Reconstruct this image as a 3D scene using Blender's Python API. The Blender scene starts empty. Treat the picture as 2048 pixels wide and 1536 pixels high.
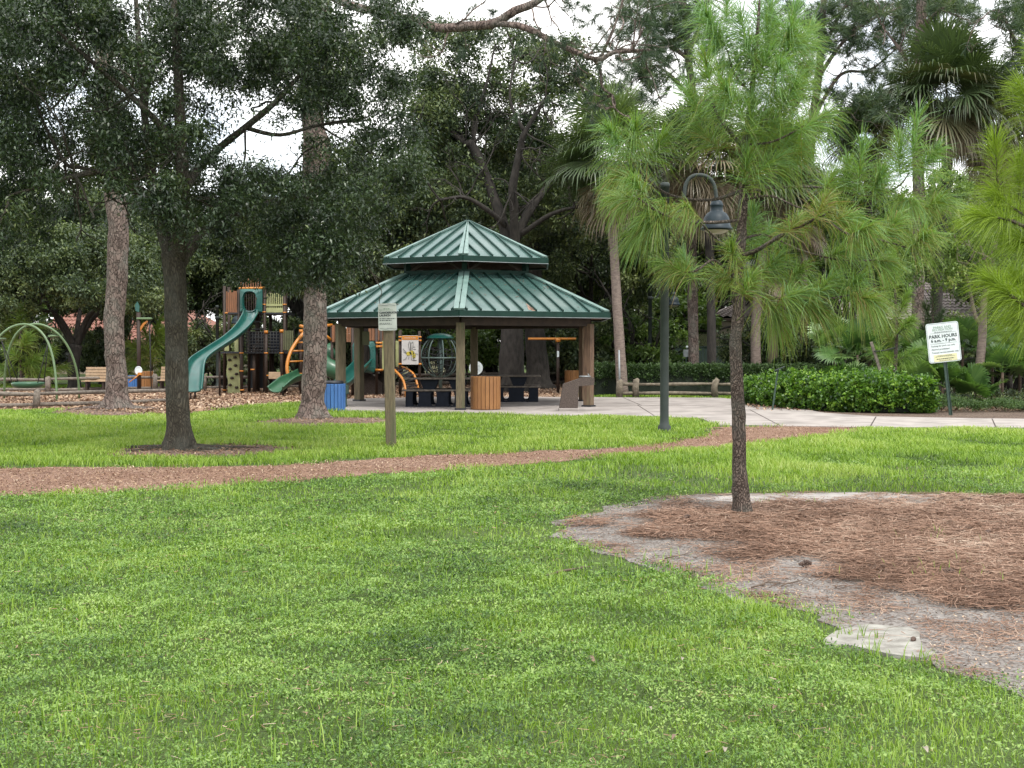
import bpy, math
import numpy as np
from math import sin, cos, pi, atan, sqrt, radians
from mathutils import Vector, Matrix, noise as mnoise

# ---------------------------------------------------------------- camera, sky, sun, exposure
SC = bpy.context.scene
F, HZ, CZ = 2730.0, 695.0, 1.65          # focal length in photo pixels, horizon row, eye height
PITCH = atan((768 - HZ) / F)
cam = bpy.data.objects.new('camera', bpy.data.cameras.new('camera'))
SC.collection.objects.link(cam); SC.camera = cam
cam.location = (0, 0, CZ); cam.rotation_euler = (pi / 2 - PITCH, 0, 0)
cam.data.sensor_width = 36; cam.data.lens = F / 2048 * 36
cam.data.clip_start = 0.1; cam.data.clip_end = 2000
W = bpy.data.worlds.new('World'); SC.world = W; W.use_nodes = True
SUN_EL, SUN_ROT = radians(58), radians(150)
def build_world():
    n, l = W.node_tree.nodes, W.node_tree.links
    n.clear()
    out = n.new('ShaderNodeOutputWorld'); bg = n.new('ShaderNodeBackground'); bg.inputs[1].default_value = 0.11
    sky = n.new('ShaderNodeTexSky'); sky.sky_type = 'NISHITA'; sky.sun_disc = False
    sky.sun_elevation = SUN_EL; sky.sun_rotation = SUN_ROT
    tc = n.new('ShaderNodeTexCoord'); no = n.new('ShaderNodeTexNoise'); no.inputs['Scale'].default_value = 3.2
    no.inputs['Detail'].default_value = 7; no.inputs['Roughness'].default_value = .55
    ramp = n.new('ShaderNodeValToRGB'); ramp.color_ramp.elements[0].position = .30; ramp.color_ramp.elements[1].position = .52
    mix = n.new('ShaderNodeMixRGB'); mix.inputs[2].default_value = (10.0, 9.95, 9.8, 1)
    mapn = n.new('ShaderNodeMapping'); mapn.inputs['Scale'].default_value = (1, 1, 2.6)
    l.new(tc.outputs['Generated'], mapn.inputs[0]); l.new(mapn.outputs[0], no.inputs['Vector'])
    l.new(no.outputs[0], ramp.inputs[0]); l.new(ramp.outputs[0], mix.inputs[0])
    l.new(sky.outputs[0], mix.inputs[1]); l.new(mix.outputs[0], bg.inputs[0]); l.new(bg.outputs[0], out.inputs[0])
build_world()
sun = bpy.data.objects.new('sun', bpy.data.lights.new('sun', 'SUN')); SC.collection.objects.link(sun)
sun.data.energy = 1.5; sun.data.angle = radians(10); sun.data.color = (1, .96, .9)
# light comes from the right and a little behind the camera
sd = Vector((sin(SUN_ROT) * cos(SUN_EL), cos(SUN_ROT) * cos(SUN_EL), sin(SUN_EL)))
sun.rotation_euler = sd.to_track_quat('Z', 'Y').to_euler()
SC.view_settings.view_transform = 'Standard'; SC.view_settings.look = 'None'
SC.view_settings.exposure = 1.15; SC.view_settings.gamma = 1
SC.cycles.max_bounces = 6; SC.cycles.transparent_max_bounces = 4; SC.cycles.diffuse_bounces = 3
SC.cycles.glossy_bounces = 2; SC.cycles.transmission_bounces = 2
SC.cycles.caustics_reflective = False; SC.cycles.caustics_refractive = False

def P(u, v, d):
    """point seen at photo pixel (u, v), d metres ahead"""
    xc, yc = (u - 1024) / F, -(v - 768) / F
    y = yc * sin(PITCH) + cos(PITCH); z = yc * cos(PITCH) - sin(PITCH)
    return Vector((xc * d / y, d, CZ + z * d / y))
def G(u, v, z=0.0):
    """ground point under photo pixel (u, v)"""
    xc, yc = (u - 1024) / F, -(v - 768) / F
    y = yc * sin(PITCH) + cos(PITCH); zz = yc * cos(PITCH) - sin(PITCH)
    t = (z - CZ) / zz
    return Vector((xc * t, y * t, z))
def GD(u, d): return Vector(((u - 1024) / F * d, d, 0))
def mpp(d): return d / F      # metres per photo pixel
RNG = np.random.default_rng(11)

# ---------------------------------------------------------------- materials
def _nt(name):
    m = bpy.data.materials.new(name); m.use_nodes = True
    n, l = m.node_tree.nodes, m.node_tree.links
    return m, n, l, n['Principled BSDF']
def rgb(c): return (c[0], c[1], c[2], 1)
def mat(name, c1, c2=None, scale=6, rough=.6, metal=0, bump=0, bscale=None, stretch=(1, 1, 1), detail=5, lo=.35, hi=.65, c3=None, c3scale=1.2, spec=.5, coat=0):
    """painted / weathered surface: two colours by noise, optional third in large patches, bump"""
    m, n, l, b = _nt(name)
    b.inputs['Roughness'].default_value = rough; b.inputs['Metallic'].default_value = metal
    b.inputs['Specular IOR Level'].default_value = spec
    if coat: b.inputs['Coat Weight'].default_value = coat
    tc = n.new('ShaderNodeTexCoord'); mp = n.new('ShaderNodeMapping'); mp.inputs['Scale'].default_value = stretch
    l.new(tc.outputs['Object'], mp.inputs[0])
    no = n.new('ShaderNodeTexNoise'); no.inputs['Scale'].default_value = scale; no.inputs['Detail'].default_value = detail
    l.new(mp.outputs[0], no.inputs['Vector'])
    r = n.new('ShaderNodeValToRGB'); r.color_ramp.elements[0].position = lo; r.color_ramp.elements[1].position = hi
    c2 = c2 or [x * .75 for x in c1]
    r.color_ramp.elements[0].color = rgb(c2); r.color_ramp.elements[1].color = rgb(c1)
    l.new(no.outputs[0], r.inputs[0]); col = r.outputs[0]
    if c3:
        n3 = n.new('ShaderNodeTexNoise'); n3.inputs['Scale'].default_value = c3scale; n3.inputs['Detail'].default_value = 6
        l.new(mp.outputs[0], n3.inputs['Vector'])
        r3 = n.new('ShaderNodeValToRGB'); r3.color_ramp.elements[0].position = .5; r3.color_ramp.elements[1].position = .68
        l.new(n3.outputs[0], r3.inputs[0]); mx = n.new('ShaderNodeMixRGB'); mx.inputs[2].default_value = rgb(c3)
        l.new(r3.outputs[0], mx.inputs[0]); l.new(col, mx.inputs[1]); col = mx.outputs[0]
    l.new(col, b.inputs['Base Color'])
    if bump:
        nb = n.new('ShaderNodeTexNoise'); nb.inputs['Scale'].default_value = bscale or scale * 3; nb.inputs['Detail'].default_value = 6
        l.new(mp.outputs[0], nb.inputs['Vector'])
        bp = n.new('ShaderNodeBump'); bp.inputs['Strength'].default_value = bump; bp.inputs['Distance'].default_value = .02
        l.new(nb.outputs[0], bp.inputs['Height']); l.new(bp.outputs[0], b.inputs['Normal'])
    return m
def bark(name, c1, c2, c3, scale=9, stretch=(1, 1, .35), bump=.9, dist=.03, crack=.12):
    """plated bark: voronoi plates with dark cracks between"""
    m, n, l, b = _nt(name); b.inputs['Roughness'].default_value = .95; b.inputs['Specular IOR Level'].default_value = .2
    tc = n.new('ShaderNodeTexCoord'); mp = n.new('ShaderNodeMapping'); mp.inputs['Scale'].default_value = stretch
    no = n.new('ShaderNodeTexNoise'); no.inputs['Scale'].default_value = 5; no.inputs['Detail'].default_value = 4
    l.new(tc.outputs['Object'], mp.inputs[0]); l.new(mp.outputs[0], no.inputs['Vector'])
    mv = n.new('ShaderNodeMixRGB'); mv.blend_type = 'ADD'; mv.inputs[0].default_value = .3
    l.new(mp.outputs[0], mv.inputs[1]); l.new(no.outputs['Color'], mv.inputs[2])
    v1 = n.new('ShaderNodeTexVoronoi'); v1.feature = 'DISTANCE_TO_EDGE'; v1.inputs['Scale'].default_value = scale
    v2 = n.new('ShaderNodeTexVoronoi'); v2.inputs['Scale'].default_value = scale
    for v in (v1, v2): l.new(mv.outputs[0], v.inputs['Vector'])
    r = n.new('ShaderNodeValToRGB'); r.color_ramp.elements[0].color = rgb(c1); r.color_ramp.elements[1].color = rgb(c2)
    sx = n.new('ShaderNodeSeparateColor'); l.new(v2.outputs['Color'], sx.inputs[0])
    fine = n.new('ShaderNodeTexNoise'); fine.inputs['Scale'].default_value = scale * 4; fine.inputs['Detail'].default_value = 6
    l.new(mp.outputs[0], fine.inputs['Vector'])
    ad = n.new('ShaderNodeMath'); ad.operation = 'MULTIPLY_ADD'; ad.inputs[1].default_value = .5
    l.new(sx.outputs[0], ad.inputs[0]); 
    hf = n.new('ShaderNodeMath'); hf.operation = 'MULTIPLY'; hf.inputs[1].default_value = .55; l.new(fine.outputs[0], hf.inputs[0])
    l.new(hf.outputs[0], ad.inputs[2]); l.new(ad.outputs[0], r.inputs[0])
    cr = n.new('ShaderNodeValToRGB'); cr.color_ramp.elements[0].position = 0; cr.color_ramp.elements[1].position = crack
    l.new(v1.outputs['Distance'], cr.inputs[0])
    mx = n.new('ShaderNodeMixRGB'); mx.inputs[1].default_value = rgb(c3)
    l.new(cr.outputs[0], mx.inputs[0]); l.new(r.outputs[0], mx.inputs[2])
    st = n.new('ShaderNodeTexNoise'); st.inputs['Scale'].default_value = 2.2; st.inputs['Detail'].default_value = 8; st.inputs['Roughness'].default_value = .65; l.new(tc.outputs['Object'], st.inputs['Vector'])
    sr = n.new('ShaderNodeValToRGB'); sr.color_ramp.elements[0].position = .46; sr.color_ramp.elements[1].position = .72; sr.color_ramp.elements[1].color = (.6, .6, .6, 1); l.new(st.outputs[0], sr.inputs[0])
    lx = n.new('ShaderNodeMixRGB'); lx.inputs[2].default_value = (c2[1] * 1.05, c2[1] * 1.1, c2[1] * .95, 1); l.new(sr.outputs[0], lx.inputs[0]); l.new(mx.outputs[0], lx.inputs[1]); l.new(lx.outputs[0], b.inputs['Base Color'])
    hs = n.new('ShaderNodeMath'); hs.operation = 'MULTIPLY_ADD'; hs.inputs[1].default_value = .4
    l.new(fine.outputs[0], hs.inputs[0]); l.new(cr.outputs[0], hs.inputs[2])
    bp = n.new('ShaderNodeBump'); bp.inputs['Strength'].default_value = bump; bp.inputs['Distance'].default_value = dist
    l.new(hs.outputs[0], bp.inputs['Height']); l.new(bp.outputs[0], b.inputs['Normal'])
    return m
def leafmat(name, cols, trans=.3, rough=.5, spec=.5, tcol=None, objvar=0):
    """leaf colour from the per-leaf attribute 'tint' (0..1)"""
    m, n, l, b = _nt(name); b.inputs['Roughness'].default_value = rough; b.inputs['Specular IOR Level'].default_value = spec
    a = n.new('ShaderNodeAttribute'); a.attribute_name = 'tint'
    r = n.new('ShaderNodeValToRGB'); e = r.color_ramp.elements
    while len(e) < len(cols): e.new(.5)
    for i, c in enumerate(cols): e[i].position = i / (len(cols) - 1); e[i].color = rgb(c)
    if objvar:      # trees of one kind differ a little in tone
        oi = n.new('ShaderNodeObjectInfo'); ma = n.new('ShaderNodeMath'); ma.operation = 'MULTIPLY_ADD'; ma.inputs[1].default_value = objvar; l.new(oi.outputs['Random'], ma.inputs[0]); l.new(a.outputs['Fac'], ma.inputs[2]); l.new(ma.outputs[0], r.inputs[0])
    else: l.new(a.outputs['Fac'], r.inputs[0])
    l.new(r.outputs[0], b.inputs['Base Color'])
    if trans:
        t = n.new('ShaderNodeBsdfTranslucent'); ms = n.new('ShaderNodeMixShader'); ms.inputs[0].default_value = trans
        g = n.new('ShaderNodeMixRGB'); g.blend_type = 'MULTIPLY'; g.inputs[0].default_value = 1; g.inputs[2].default_value = rgb(tcol or (1.25, 1.35, .6))
        l.new(r.outputs[0], g.inputs[1]); l.new(g.outputs[0], t.inputs[0])
        l.new(b.outputs[0], ms.inputs[1]); l.new(t.outputs[0], ms.inputs[2]); l.new(ms.outputs[0], n['Material Output'].inputs[0])
    return m

# ---------------------------------------------------------------- object helpers
COL = SC.collection
BASE = {}
def tag(o, label=None, cat=None, group=None, kind=None):
    if label: o['label'] = label
    if cat: o['category'] = cat
    if group: o['group'] = group
    if kind: o['kind'] = kind
    return o
def thing(name, label, cat, loc=(0, 0, 0), group=None):
    o = bpy.data.objects.new(name, None); COL.objects.link(o); o.location = loc; BASE[o.name] = Vector(loc)
    o.empty_display_size = .1
    return tag(o, label, cat, group)
def link(name, me, m, parent=None, loc=None):
    """loc: world position of the origin; mesh already relative to it"""
    o = bpy.data.objects.new(name, me); COL.objects.link(o)
    if m is not None: me.materials.append(m)
    if parent is not None: o.parent = parent; BASE[o.name] = BASE[parent.name].copy()
    else:
        o.location = loc or (0, 0, 0); BASE[o.name] = Vector(o.location)
    return o
def copy_tree(o, parent=None):
    c = o.copy(); COL.objects.link(c); c.parent = parent; BASE[c.name] = BASE[o.name].copy()
    for ch in [x for x in o.children]: copy_tree(ch, c)
    return c
def npmesh(name, V, Q=None, T=None, mat=None, parent=None, loc=None, tint=None, smooth=False):
    """mesh from numpy arrays: V world verts, Q quads, T triangles; tint per vertex"""
    off = BASE[parent.name] if parent is not None else Vector(loc or (0, 0, 0))
    V = np.asarray(V, np.float32) - np.array(off, np.float32)
    nq = 0 if Q is None else len(Q); ntri = 0 if T is None else len(T)
    me = bpy.data.meshes.new(name)
    me.vertices.add(len(V)); me.vertices.foreach_set('co', V.ravel())
    idx = []; st = []; tot = []
    if nq: idx.append(np.asarray(Q, np.int32).ravel()); st.append(np.arange(nq) * 4); tot.append(np.full(nq, 4))
    if ntri: idx.append(np.asarray(T, np.int32).ravel()); st.append(nq * 4 + np.arange(ntri) * 3); tot.append(np.full(ntri, 3))
    idx = np.concatenate(idx); st = np.concatenate(st).astype(np.int32); tot = np.concatenate(tot).astype(np.int32)
    me.loops.add(len(idx)); me.loops.foreach_set('vertex_index', idx)
    me.polygons.add(len(st)); me.polygons.foreach_set('loop_start', st); me.polygons.foreach_set('loop_total', tot)
    if smooth: me.polygons.foreach_set('use_smooth', np.ones(len(st), bool))
    me.update(calc_edges=True)
    if tint is not None:
        a = me.attributes.new('tint', 'FLOAT', 'POINT'); a.data.foreach_set('value', np.clip(tint, 0, 1).astype(np.float32))
    return link(name, me, mat, parent, loc)

class MB:
    """collects shapes in world coordinates, then builds ONE mesh object"""
    def __init__(s): s.v = []; s.f = []; s.sm = []
    def add(s, vs, fs, smooth=False):
        o = len(s.v); s.v += [Vector(p) for p in vs]; s.f += [tuple(i + o for i in f) for f in fs]; s.sm += [smooth] * len(fs); return s
    def box(s, c, size, rot=0, ax=None, bev=0):
        """centre, full sizes, rotation about z (or a 3x3 matrix ax)"""
        M = ax if ax is not None else Matrix.Rotation(rot, 3, 'Z'); c = Vector(c); x, y, z = [k / 2 for k in size]
        b = min(bev, x * .9, y * .9, z * .9)
        if b <= 0:
            vs = [c + M @ Vector((i * x, j * y, k * z)) for i in (-1, 1) for j in (-1, 1) for k in (-1, 1)]
            return s.add(vs, [(0, 1, 3, 2), (4, 6, 7, 5), (0, 4, 5, 1), (2, 3, 7, 6), (0, 2, 6, 4), (1, 5, 7, 3)])
        ring = [(x - b, y), (x, y - b), (x, -y + b), (x - b, -y), (-x + b, -y), (-x, -y + b), (-x, y - b), (-x + b, y)]
        inn = [(x - b, y - b), (x - b, y - b), (x - b, -y + b), (x - b, -y + b), (-x + b, -y + b), (-x + b, -y + b), (-x + b, y - b), (-x + b, y - b)]
        vs = []
        for (rg, zz) in ((inn, -z), (ring, -z + b), (ring, z - b), (inn, z)): vs += [c + M @ Vector((p[0], p[1], zz)) for p in rg]
        fs = []
        for k in range(3):
            for i in range(8): j = (i + 1) % 8; fs.append((k * 8 + i, k * 8 + i + 8, k * 8 + j + 8, k * 8 + j))
        fs.append(tuple(range(8))); fs.append(tuple(24 + i for i in reversed(range(8))))
        return s.add(vs, fs)
    def beam(s, a, b, w, h, up=(0, 0, 1), bev=0):
        a, b = Vector(a), Vector(b); d = b - a; L = d.length; z = d.normalized()
        x = z.cross(Vector(up)); x = x.normalized() if x.length > 1e-5 else Vector((1, 0, 0)); y = z.cross(x)
        return s.box((a + b) / 2, (w, h, L), ax=Matrix((x, y, z)).transposed(), bev=bev)
    def tube(s, pts, rad, n=10, cap=True, wob=0, wf=1.0, closed=False):
        pts = [Vector(p) for p in pts]; m = len(pts)
        rad = list(rad) if hasattr(rad, '__len__') else [rad] * m
        T = []
        for i in range(m):
            a = pts[(i - 1) % m] if closed else pts[max(i - 1, 0)]; b = pts[(i + 1) % m] if closed else pts[min(i + 1, m - 1)]
            T.append((b - a).normalized())
        ref = Vector((0, 0, 1)) if abs(T[0].z) < .9 else Vector((1, 0, 0))
        X = T[0].cross(ref).normalized(); vs = []
        for i in range(m):
            X = (X - T[i] * X.dot(T[i])).normalized(); Y = T[i].cross(X)
            for k in range(n):
                a = 2 * pi * k / n; d = X * cos(a) + Y * sin(a); r = rad[i]
                if wob: r *= 1 + wob * mnoise.noise((pts[i] + d * r) * wf) + .45 * wob * mnoise.noise((pts[i] + d * r) * wf * 3.1)
                vs.append(pts[i] + d * r)
        fs = []
        for i in range(m if closed else m - 1):
            for k in range(n):
                k2 = (k + 1) % n; j = (i + 1) % m
                fs.append((i * n + k, i * n + k2, j * n + k2, j * n + k))
        s.add(vs, fs, True)
        if cap and not closed:
            o = len(s.v) - len(vs)
            s.f.append(tuple(o + k for k in reversed(range(n)))); s.f.append(tuple(o + (m - 1) * n + k for k in range(n))); s.sm += [False, False]
        return s
    def cyl(s, a, b, r, n=12): return s.tube([a, b], r, n)
    def lathe(s, c, prof, n=28, smooth=True):
        """prof: (radius, z) list, around z at c"""
        c = Vector(c); vs = []; fs = []
        for (r, z) in prof:
            for k in range(n): a = 2 * pi * k / n; vs.append(c + Vector((r * cos(a), r * sin(a), z)))
        for i in range(len(prof) - 1):
            for k in range(n): k2 = (k + 1) % n; fs.append((i * n + k, i * n + k2, (i + 1) * n + k2, (i + 1) * n + k))
        return s.add(vs, fs, smooth)
    def prism(s, poly, o, X, Y, th):
        """2D outline in plane (X, Y) at o, thickness th along X x Y (centred)"""
        o, X, Y = Vector(o), Vector(X), Vector(Y); N = X.cross(Y).normalized(); m = len(poly)
        vs = [o + X * p[0] + Y * p[1] + N * (th / 2) for p in poly] + [o + X * p[0] + Y * p[1] - N * (th / 2) for p in poly]
        fs = [tuple(range(m)), tuple(range(2 * m - 1, m - 1, -1))] + [(i, i + m, (i + 1) % m + m, (i + 1) % m) for i in range(m)]
        return s.add(vs, fs)
    def build(s, name, m, parent=None, loc=None, label=None):
        off = BASE[parent.name] if parent is not None else Vector(loc or (0, 0, 0))
        me = bpy.data.meshes.new(name); me.from_pydata([tuple(p - off) for p in s.v], [], s.f)
        me.polygons.foreach_set('use_smooth', s.sm); me.update()
        o = link(name, me, m, parent, loc)
        if label: o['label'] = label
        return o
def smoothpath(pts, k=6):
    """Catmull-Rom through 3D points"""
    pts = [Vector(p) for p in pts]; out = []
    for i in range(len(pts) - 1):
        p0, p1, p2, p3 = pts[max(i - 1, 0)], pts[i], pts[i + 1], pts[min(i + 2, len(pts) - 1)]
        for j in range(k):
            t = j / k
            out.append(.5 * ((2 * p1) + (p2 - p0) * t + (2 * p0 - 5 * p1 + 4 * p2 - p3) * t * t + (3 * p1 - p0 - 3 * p2 + p3) * t ** 3))
    out.append(pts[-1]); return out
def lerp_list(vals, m):
    x = np.linspace(0, len(vals) - 1, m); return list(np.interp(x, range(len(vals)), vals))
def rrect(w, h, r, n=5):
    out = []
    for cx, cy, a0 in ((w / 2 - r, h / 2 - r, 0), (-w / 2 + r, h / 2 - r, 90), (-w / 2 + r, -h / 2 + r, 180), (w / 2 - r, -h / 2 + r, 270)):
        for i in range(n + 1): a = radians(a0 + 90 * i / n); out.append((cx + r * cos(a), cy + r * sin(a)))
    return out
def lettering(txt, size, o, X, Y, m, parent, name='lettering', bold=0, align='LEFT', th=.002):
    """flat raised letters, origin o, reading along X, up Y"""
    cu = bpy.data.curves.new(name, 'FONT'); cu.body = txt; cu.size = size; cu.align_x = align; cu.extrude = th / 2; cu.offset = bold; cu.resolution_u = 2
    tmp = bpy.data.objects.new('t', cu); COL.objects.link(tmp)
    dg = bpy.context.evaluated_depsgraph_get(); dg.update()
    me = bpy.data.meshes.new_from_object(tmp.evaluated_get(dg)); bpy.data.objects.remove(tmp)
    X, Y = Vector(X).normalized(), Vector(Y).normalized(); N = X.cross(Y); off = BASE[parent.name]
    for v in me.vertices: c = v.co.copy(); v.co = Vector(o) + X * c.x + Y * c.y + N * c.z - off
    me.materials.clear(); me.name = name
    return link(name, me, m, parent)

# ---------------------------------------------------------------- colours
M = {}
M['wood'] = mat('weathered_post_wood', (.15, .12, .07), (.085, .07, .042), 9, .85, stretch=(4, 4, .5), bump=.5, c3=(.075, .085, .04), c3scale=1.4)
M['greywood'] = mat('grey_weathered_timber', (.20, .17, .14), (.10, .085, .07), 8, .9, stretch=(1.5, 1.5, 2), bump=.6)
M['splitwood'] = mat('split_cedar_rail', (.20, .17, .125), (.10, .083, .06), 9, .9, bump=.8)
M['redwood'] = mat('stained_column_wood', (.15, .09, .055), (.08, .048, .03), 6, .8, stretch=(4, 4, .5), bump=.3, c3=(.17, .14, .08), c3scale=1)
M['soffit'] = mat('red_brown_soffit', (.13, .06, .035), (.08, .035, .02), 5, .7)
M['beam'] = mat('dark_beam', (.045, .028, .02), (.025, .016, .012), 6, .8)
M['roof'] = mat('green_metal_roof', (.068, .138, .122), (.046, .10, .089), 2.2, .26, .25, c3=(.12, .175, .16), c3scale=.7, spec=.8, stretch=(1, 1, 1), bump=.04, bscale=3)
M['roofdark'] = mat('dark_green_fascia', (.009, .036, .027), (.006, .025, .019), 4, .6, spec=.2)
M['ribs'] = mat('shaded_seam_green', (.022, .062, .052), (.016, .047, .039), 4, .5, spec=.3)  # roof green darkened: the shade along the seams is painted into their colour
M['hip'] = mat('hip_cap_metal', (.15, .235, .21), (.11, .18, .16), 5, .35, spec=.6)
M['rust'] = mat('rust_stain', (.30, .11, .07), (.16, .2, .16), 30, .8)
M['concrete'] = mat('pale_concrete', (.345, .31, .285), (.25, .225, .207), 2.2, .9, c3=(.185, .165, .15), c3scale=.8, bump=.15, bscale=30)
M['slab'] = mat('limestone_slab', (.30, .29, .26), (.17, .16, .14), 9, .95, bump=.6)
M['bluep'] = mat('blue_recycled_plastic', (.05, .15, .38), (.035, .115, .31), 8, .5, stretch=(1, 1, .3))
M['orangep'] = mat('orange_brown_recycled_plastic', (.27, .125, .04), (.21, .092, .03), 8, .55, stretch=(1, 1, .3))
M['black'] = mat('black_plastic', (.012, .014, .02), (.008, .009, .013), 8, .45)
M['navy'] = mat('dark_navy_plastic', (.010, .014, .024), (.007, .010, .017), 8, .6, spec=.2)
M['bench'] = mat('tan_slat', (.38, .27, .17), (.30, .21, .13), 8, .7)
M['brownsteel'] = mat('dark_brown_steel', (.04, .027, .021), (.03, .02, .015), 10, .55, spec=.25)
M['teal'] = mat('teal_plastic', (.009, .082, .068), (.007, .066, .054), 4, .3, spec=.5, coat=.1)
M['dkgreen'] = mat('dark_green_plastic', (.03, .10, .05), (.022, .08, .04), 4, .35)
M['olive'] = mat('olive_panel', (.30, .31, .14), (.24, .25, .11), 6, .6)
M['olivedark'] = mat('dark_olive_panel', (.10, .11, .05), (.08, .085, .04), 6, .6)
M['orange'] = mat('orange_steel', (.48, .18, .02), (.38, .135, .015), 6, .4)
M['brick'] = mat('brown_orange_panel', (.25, .105, .045), (.13, .058, .028), 8, .6, stretch=(5, 5, .3))
M['green_steel'] = mat('light_green_steel', (.12, .19, .09), (.095, .155, .07), 6, .4)
M['lampgreen'] = mat('grey_green_steel', (.042, .052, .049), (.033, .042, .039), 6, .6, spec=.25)
M['lampblue'] = mat('blue_grey_lamp_paint', (.020, .032, .040), (.015, .024, .031), 6, .5, spec=.25)
M['lens'] = mat('frosted_lens', (.45, .40, .33), (.38, .34, .28), 8, .3)
M['signwhite'] = mat('sign_white', (.60, .66, .66), (.52, .58, .58), 9, .45)
M['signpale'] = mat('weathered_sign_face', (.47, .51, .47), (.38, .42, .38), 4, .6)
M['ink'] = mat('sign_ink', (.035, .05, .05), (.03, .04, .04), 8, .6)
M['inkgreen'] = mat('sign_green_ink', (.16, .25, .17), (.12, .2, .13), 8, .6)
M['sticker'] = mat('cream_sticker', (.62, .60, .36), (.5, .5, .3), 8, .6)
M['greensteel'] = mat('dark_green_post', (.03, .06, .045), (.02, .045, .033), 8, .5)
M['galv'] = mat('galvanised_pipe', (.30, .32, .33), (.22, .24, .25), 8, .5, .4)
M['stone'] = mat('brown_aggregate', (.10, .075, .062), (.055, .042, .036), 30, .9, bump=.6, bscale=60)
M['beewhite'] = mat('panel_white', (.46, .44, .42), (.40, .385, .37), 8, .6)
M['beeyellow'] = mat('bee_yellow', (.45, .38, .04), (.35, .28, .03), 20, .6)
M['fencegreen'] = mat('dark_green_fence_board', (.055, .085, .075), (.035, .06, .05), 3, .8, stretch=(8, 8, .5))
M['tileroof'] = mat('grey_tile', (.22, .19, .18), (.13, .11, .10), 6, .85)
M['redtile'] = mat('red_tile', (.26, .12, .09), (.18, .08, .055), 5, .85)
M['stucco'] = mat('beige_stucco', (.34, .29, .22), (.29, .25, .19), 3, .9)
M['cream'] = mat('cream_stucco', (.52, .50, .33), (.46, .44, .29), 3, .9)
M['glass'] = mat('dark_window', (.03, .035, .04), (.02, .025, .03), 3, .15)
M['rope'] = mat('dark_rope', (.02, .022, .022), (.015, .015, .015), 8, .8)
M['netsteel'] = mat('net_frame_steel', (.10, .15, .135), (.08, .12, .11), 8, .45)
M['pinebark'] = bark('slash_pine_bark', (.07, .052, .045), (.25, .19, .165), (.055, .04, .034), 13, (1, 1, .5), crack=.10)
M['youngbark'] = bark('young_pine_bark', (.075, .055, .047), (.22, .17, .14), (.035, .026, .022), 44, (1, 1, .45), dist=.015, crack=.2)
M['oakbark'] = bark('oak_bark', (.05, .045, .034), (.12, .106, .08), (.03, .026, .02), 38, (1, 1, .22), dist=.012, crack=.25)
M['darkbark'] = mat('dark_bark', (.036, .031, .026), (.014, .012, .010), 9, .95, stretch=(1, 1, .4), bump=.9)
M['palebark'] = mat('pale_palm_trunk', (.23, .18, .15), (.13, .10, .085), 8, .95, stretch=(1, 1, 2.5), bump=.8)
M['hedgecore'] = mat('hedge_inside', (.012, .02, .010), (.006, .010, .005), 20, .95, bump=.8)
M['twig'] = mat('twig_bark', (.12, .085, .06), (.07, .05, .035), 20, .9)
# ---------------------------------------------------------------- ground sheets
def ground_mat(name, c1, c2, c3, s1=.6, s2=14, bump=.5, fine=55):
    m, n, l, b = _nt(name); b.inputs['Roughness'].default_value = .95; b.inputs['Specular IOR Level'].default_value = .15
    tc = n.new('ShaderNodeTexCoord')
    def noi(s, d=6):
        k = n.new('ShaderNodeTexNoise'); k.inputs['Scale'].default_value = s; k.inputs['Detail'].default_value = d; l.new(tc.outputs['Object'], k.inputs['Vector']); return k
    a, c, e = noi(s1), noi(s2), noi(fine, 3)
    r = n.new('ShaderNodeValToRGB'); r.color_ramp.elements[0].position = .38; r.color_ramp.elements[1].position = .62
    r.color_ramp.elements[0].color = rgb(c1); r.color_ramp.elements[1].color = rgb(c2)
    mixf = n.new('ShaderNodeMath'); mixf.operation = 'MULTIPLY_ADD'; mixf.inputs[1].default_value = .5; mul = n.new('ShaderNodeMath'); mul.operation = 'MULTIPLY'; mul.inputs[1].default_value = .5
    l.new(c.outputs[0], mul.inputs[0]); l.new(a.outputs[0], mixf.inputs[0]); l.new(mul.outputs[0], mixf.inputs[2]); l.new(mixf.outputs[0], r.inputs[0])
    r3 = n.new('ShaderNodeValToRGB'); r3.color_ramp.elements[0].position = .5; r3.color_ramp.elements[1].position = .6
    l.new(e.outputs[0], r3.inputs[0]); mx = n.new('ShaderNodeMixRGB'); mx.inputs[2].default_value = rgb(c3)
    l.new(r3.outputs[0], mx.inputs[0]); l.new(r.outputs[0], mx.inputs[1]); l.new(mx.outputs[0], b.inputs['Base Color'])
    bp = n.new('ShaderNodeBump'); bp.inputs['Strength'].default_value = bump; bp.inputs['Distance'].default_value = .03
    l.new(e.outputs[0], bp.inputs['Height']); l.new(bp.outputs[0], b.inputs['Normal'])
    return m
M['soilgreen'] = ground_mat('lawn_soil', (.055, .085, .024), (.08, .12, .034), (.045, .06, .02))
M['mulch'] = ground_mat('wood_chip_mulch', (.27, .165, .13), (.36, .25, .20), (.13, .075, .06), .5, 9, .9, 26)
M['bark_path'] = ground_mat('red_bark_path', (.20, .115, .078), (.30, .20, .15), (.13, .07, .05), .7, 8, .9, 40)
M['sand'] = ground_mat('grey_sand', (.155, .135, .12), (.25, .235, .222), (.10, .085, .075), .55, 6, .5, 45)
M['dirt'] = ground_mat('bare_dirt', (.16, .115, .09), (.24, .18, .145), (.09, .06, .045), .8, 9, .7, 40)
M['leaflitter'] = ground_mat('dry_leaf_bed', (.10, .07, .055), (.17, .13, .10), (.05, .035, .03), .8, 9, .9, 20)
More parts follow.
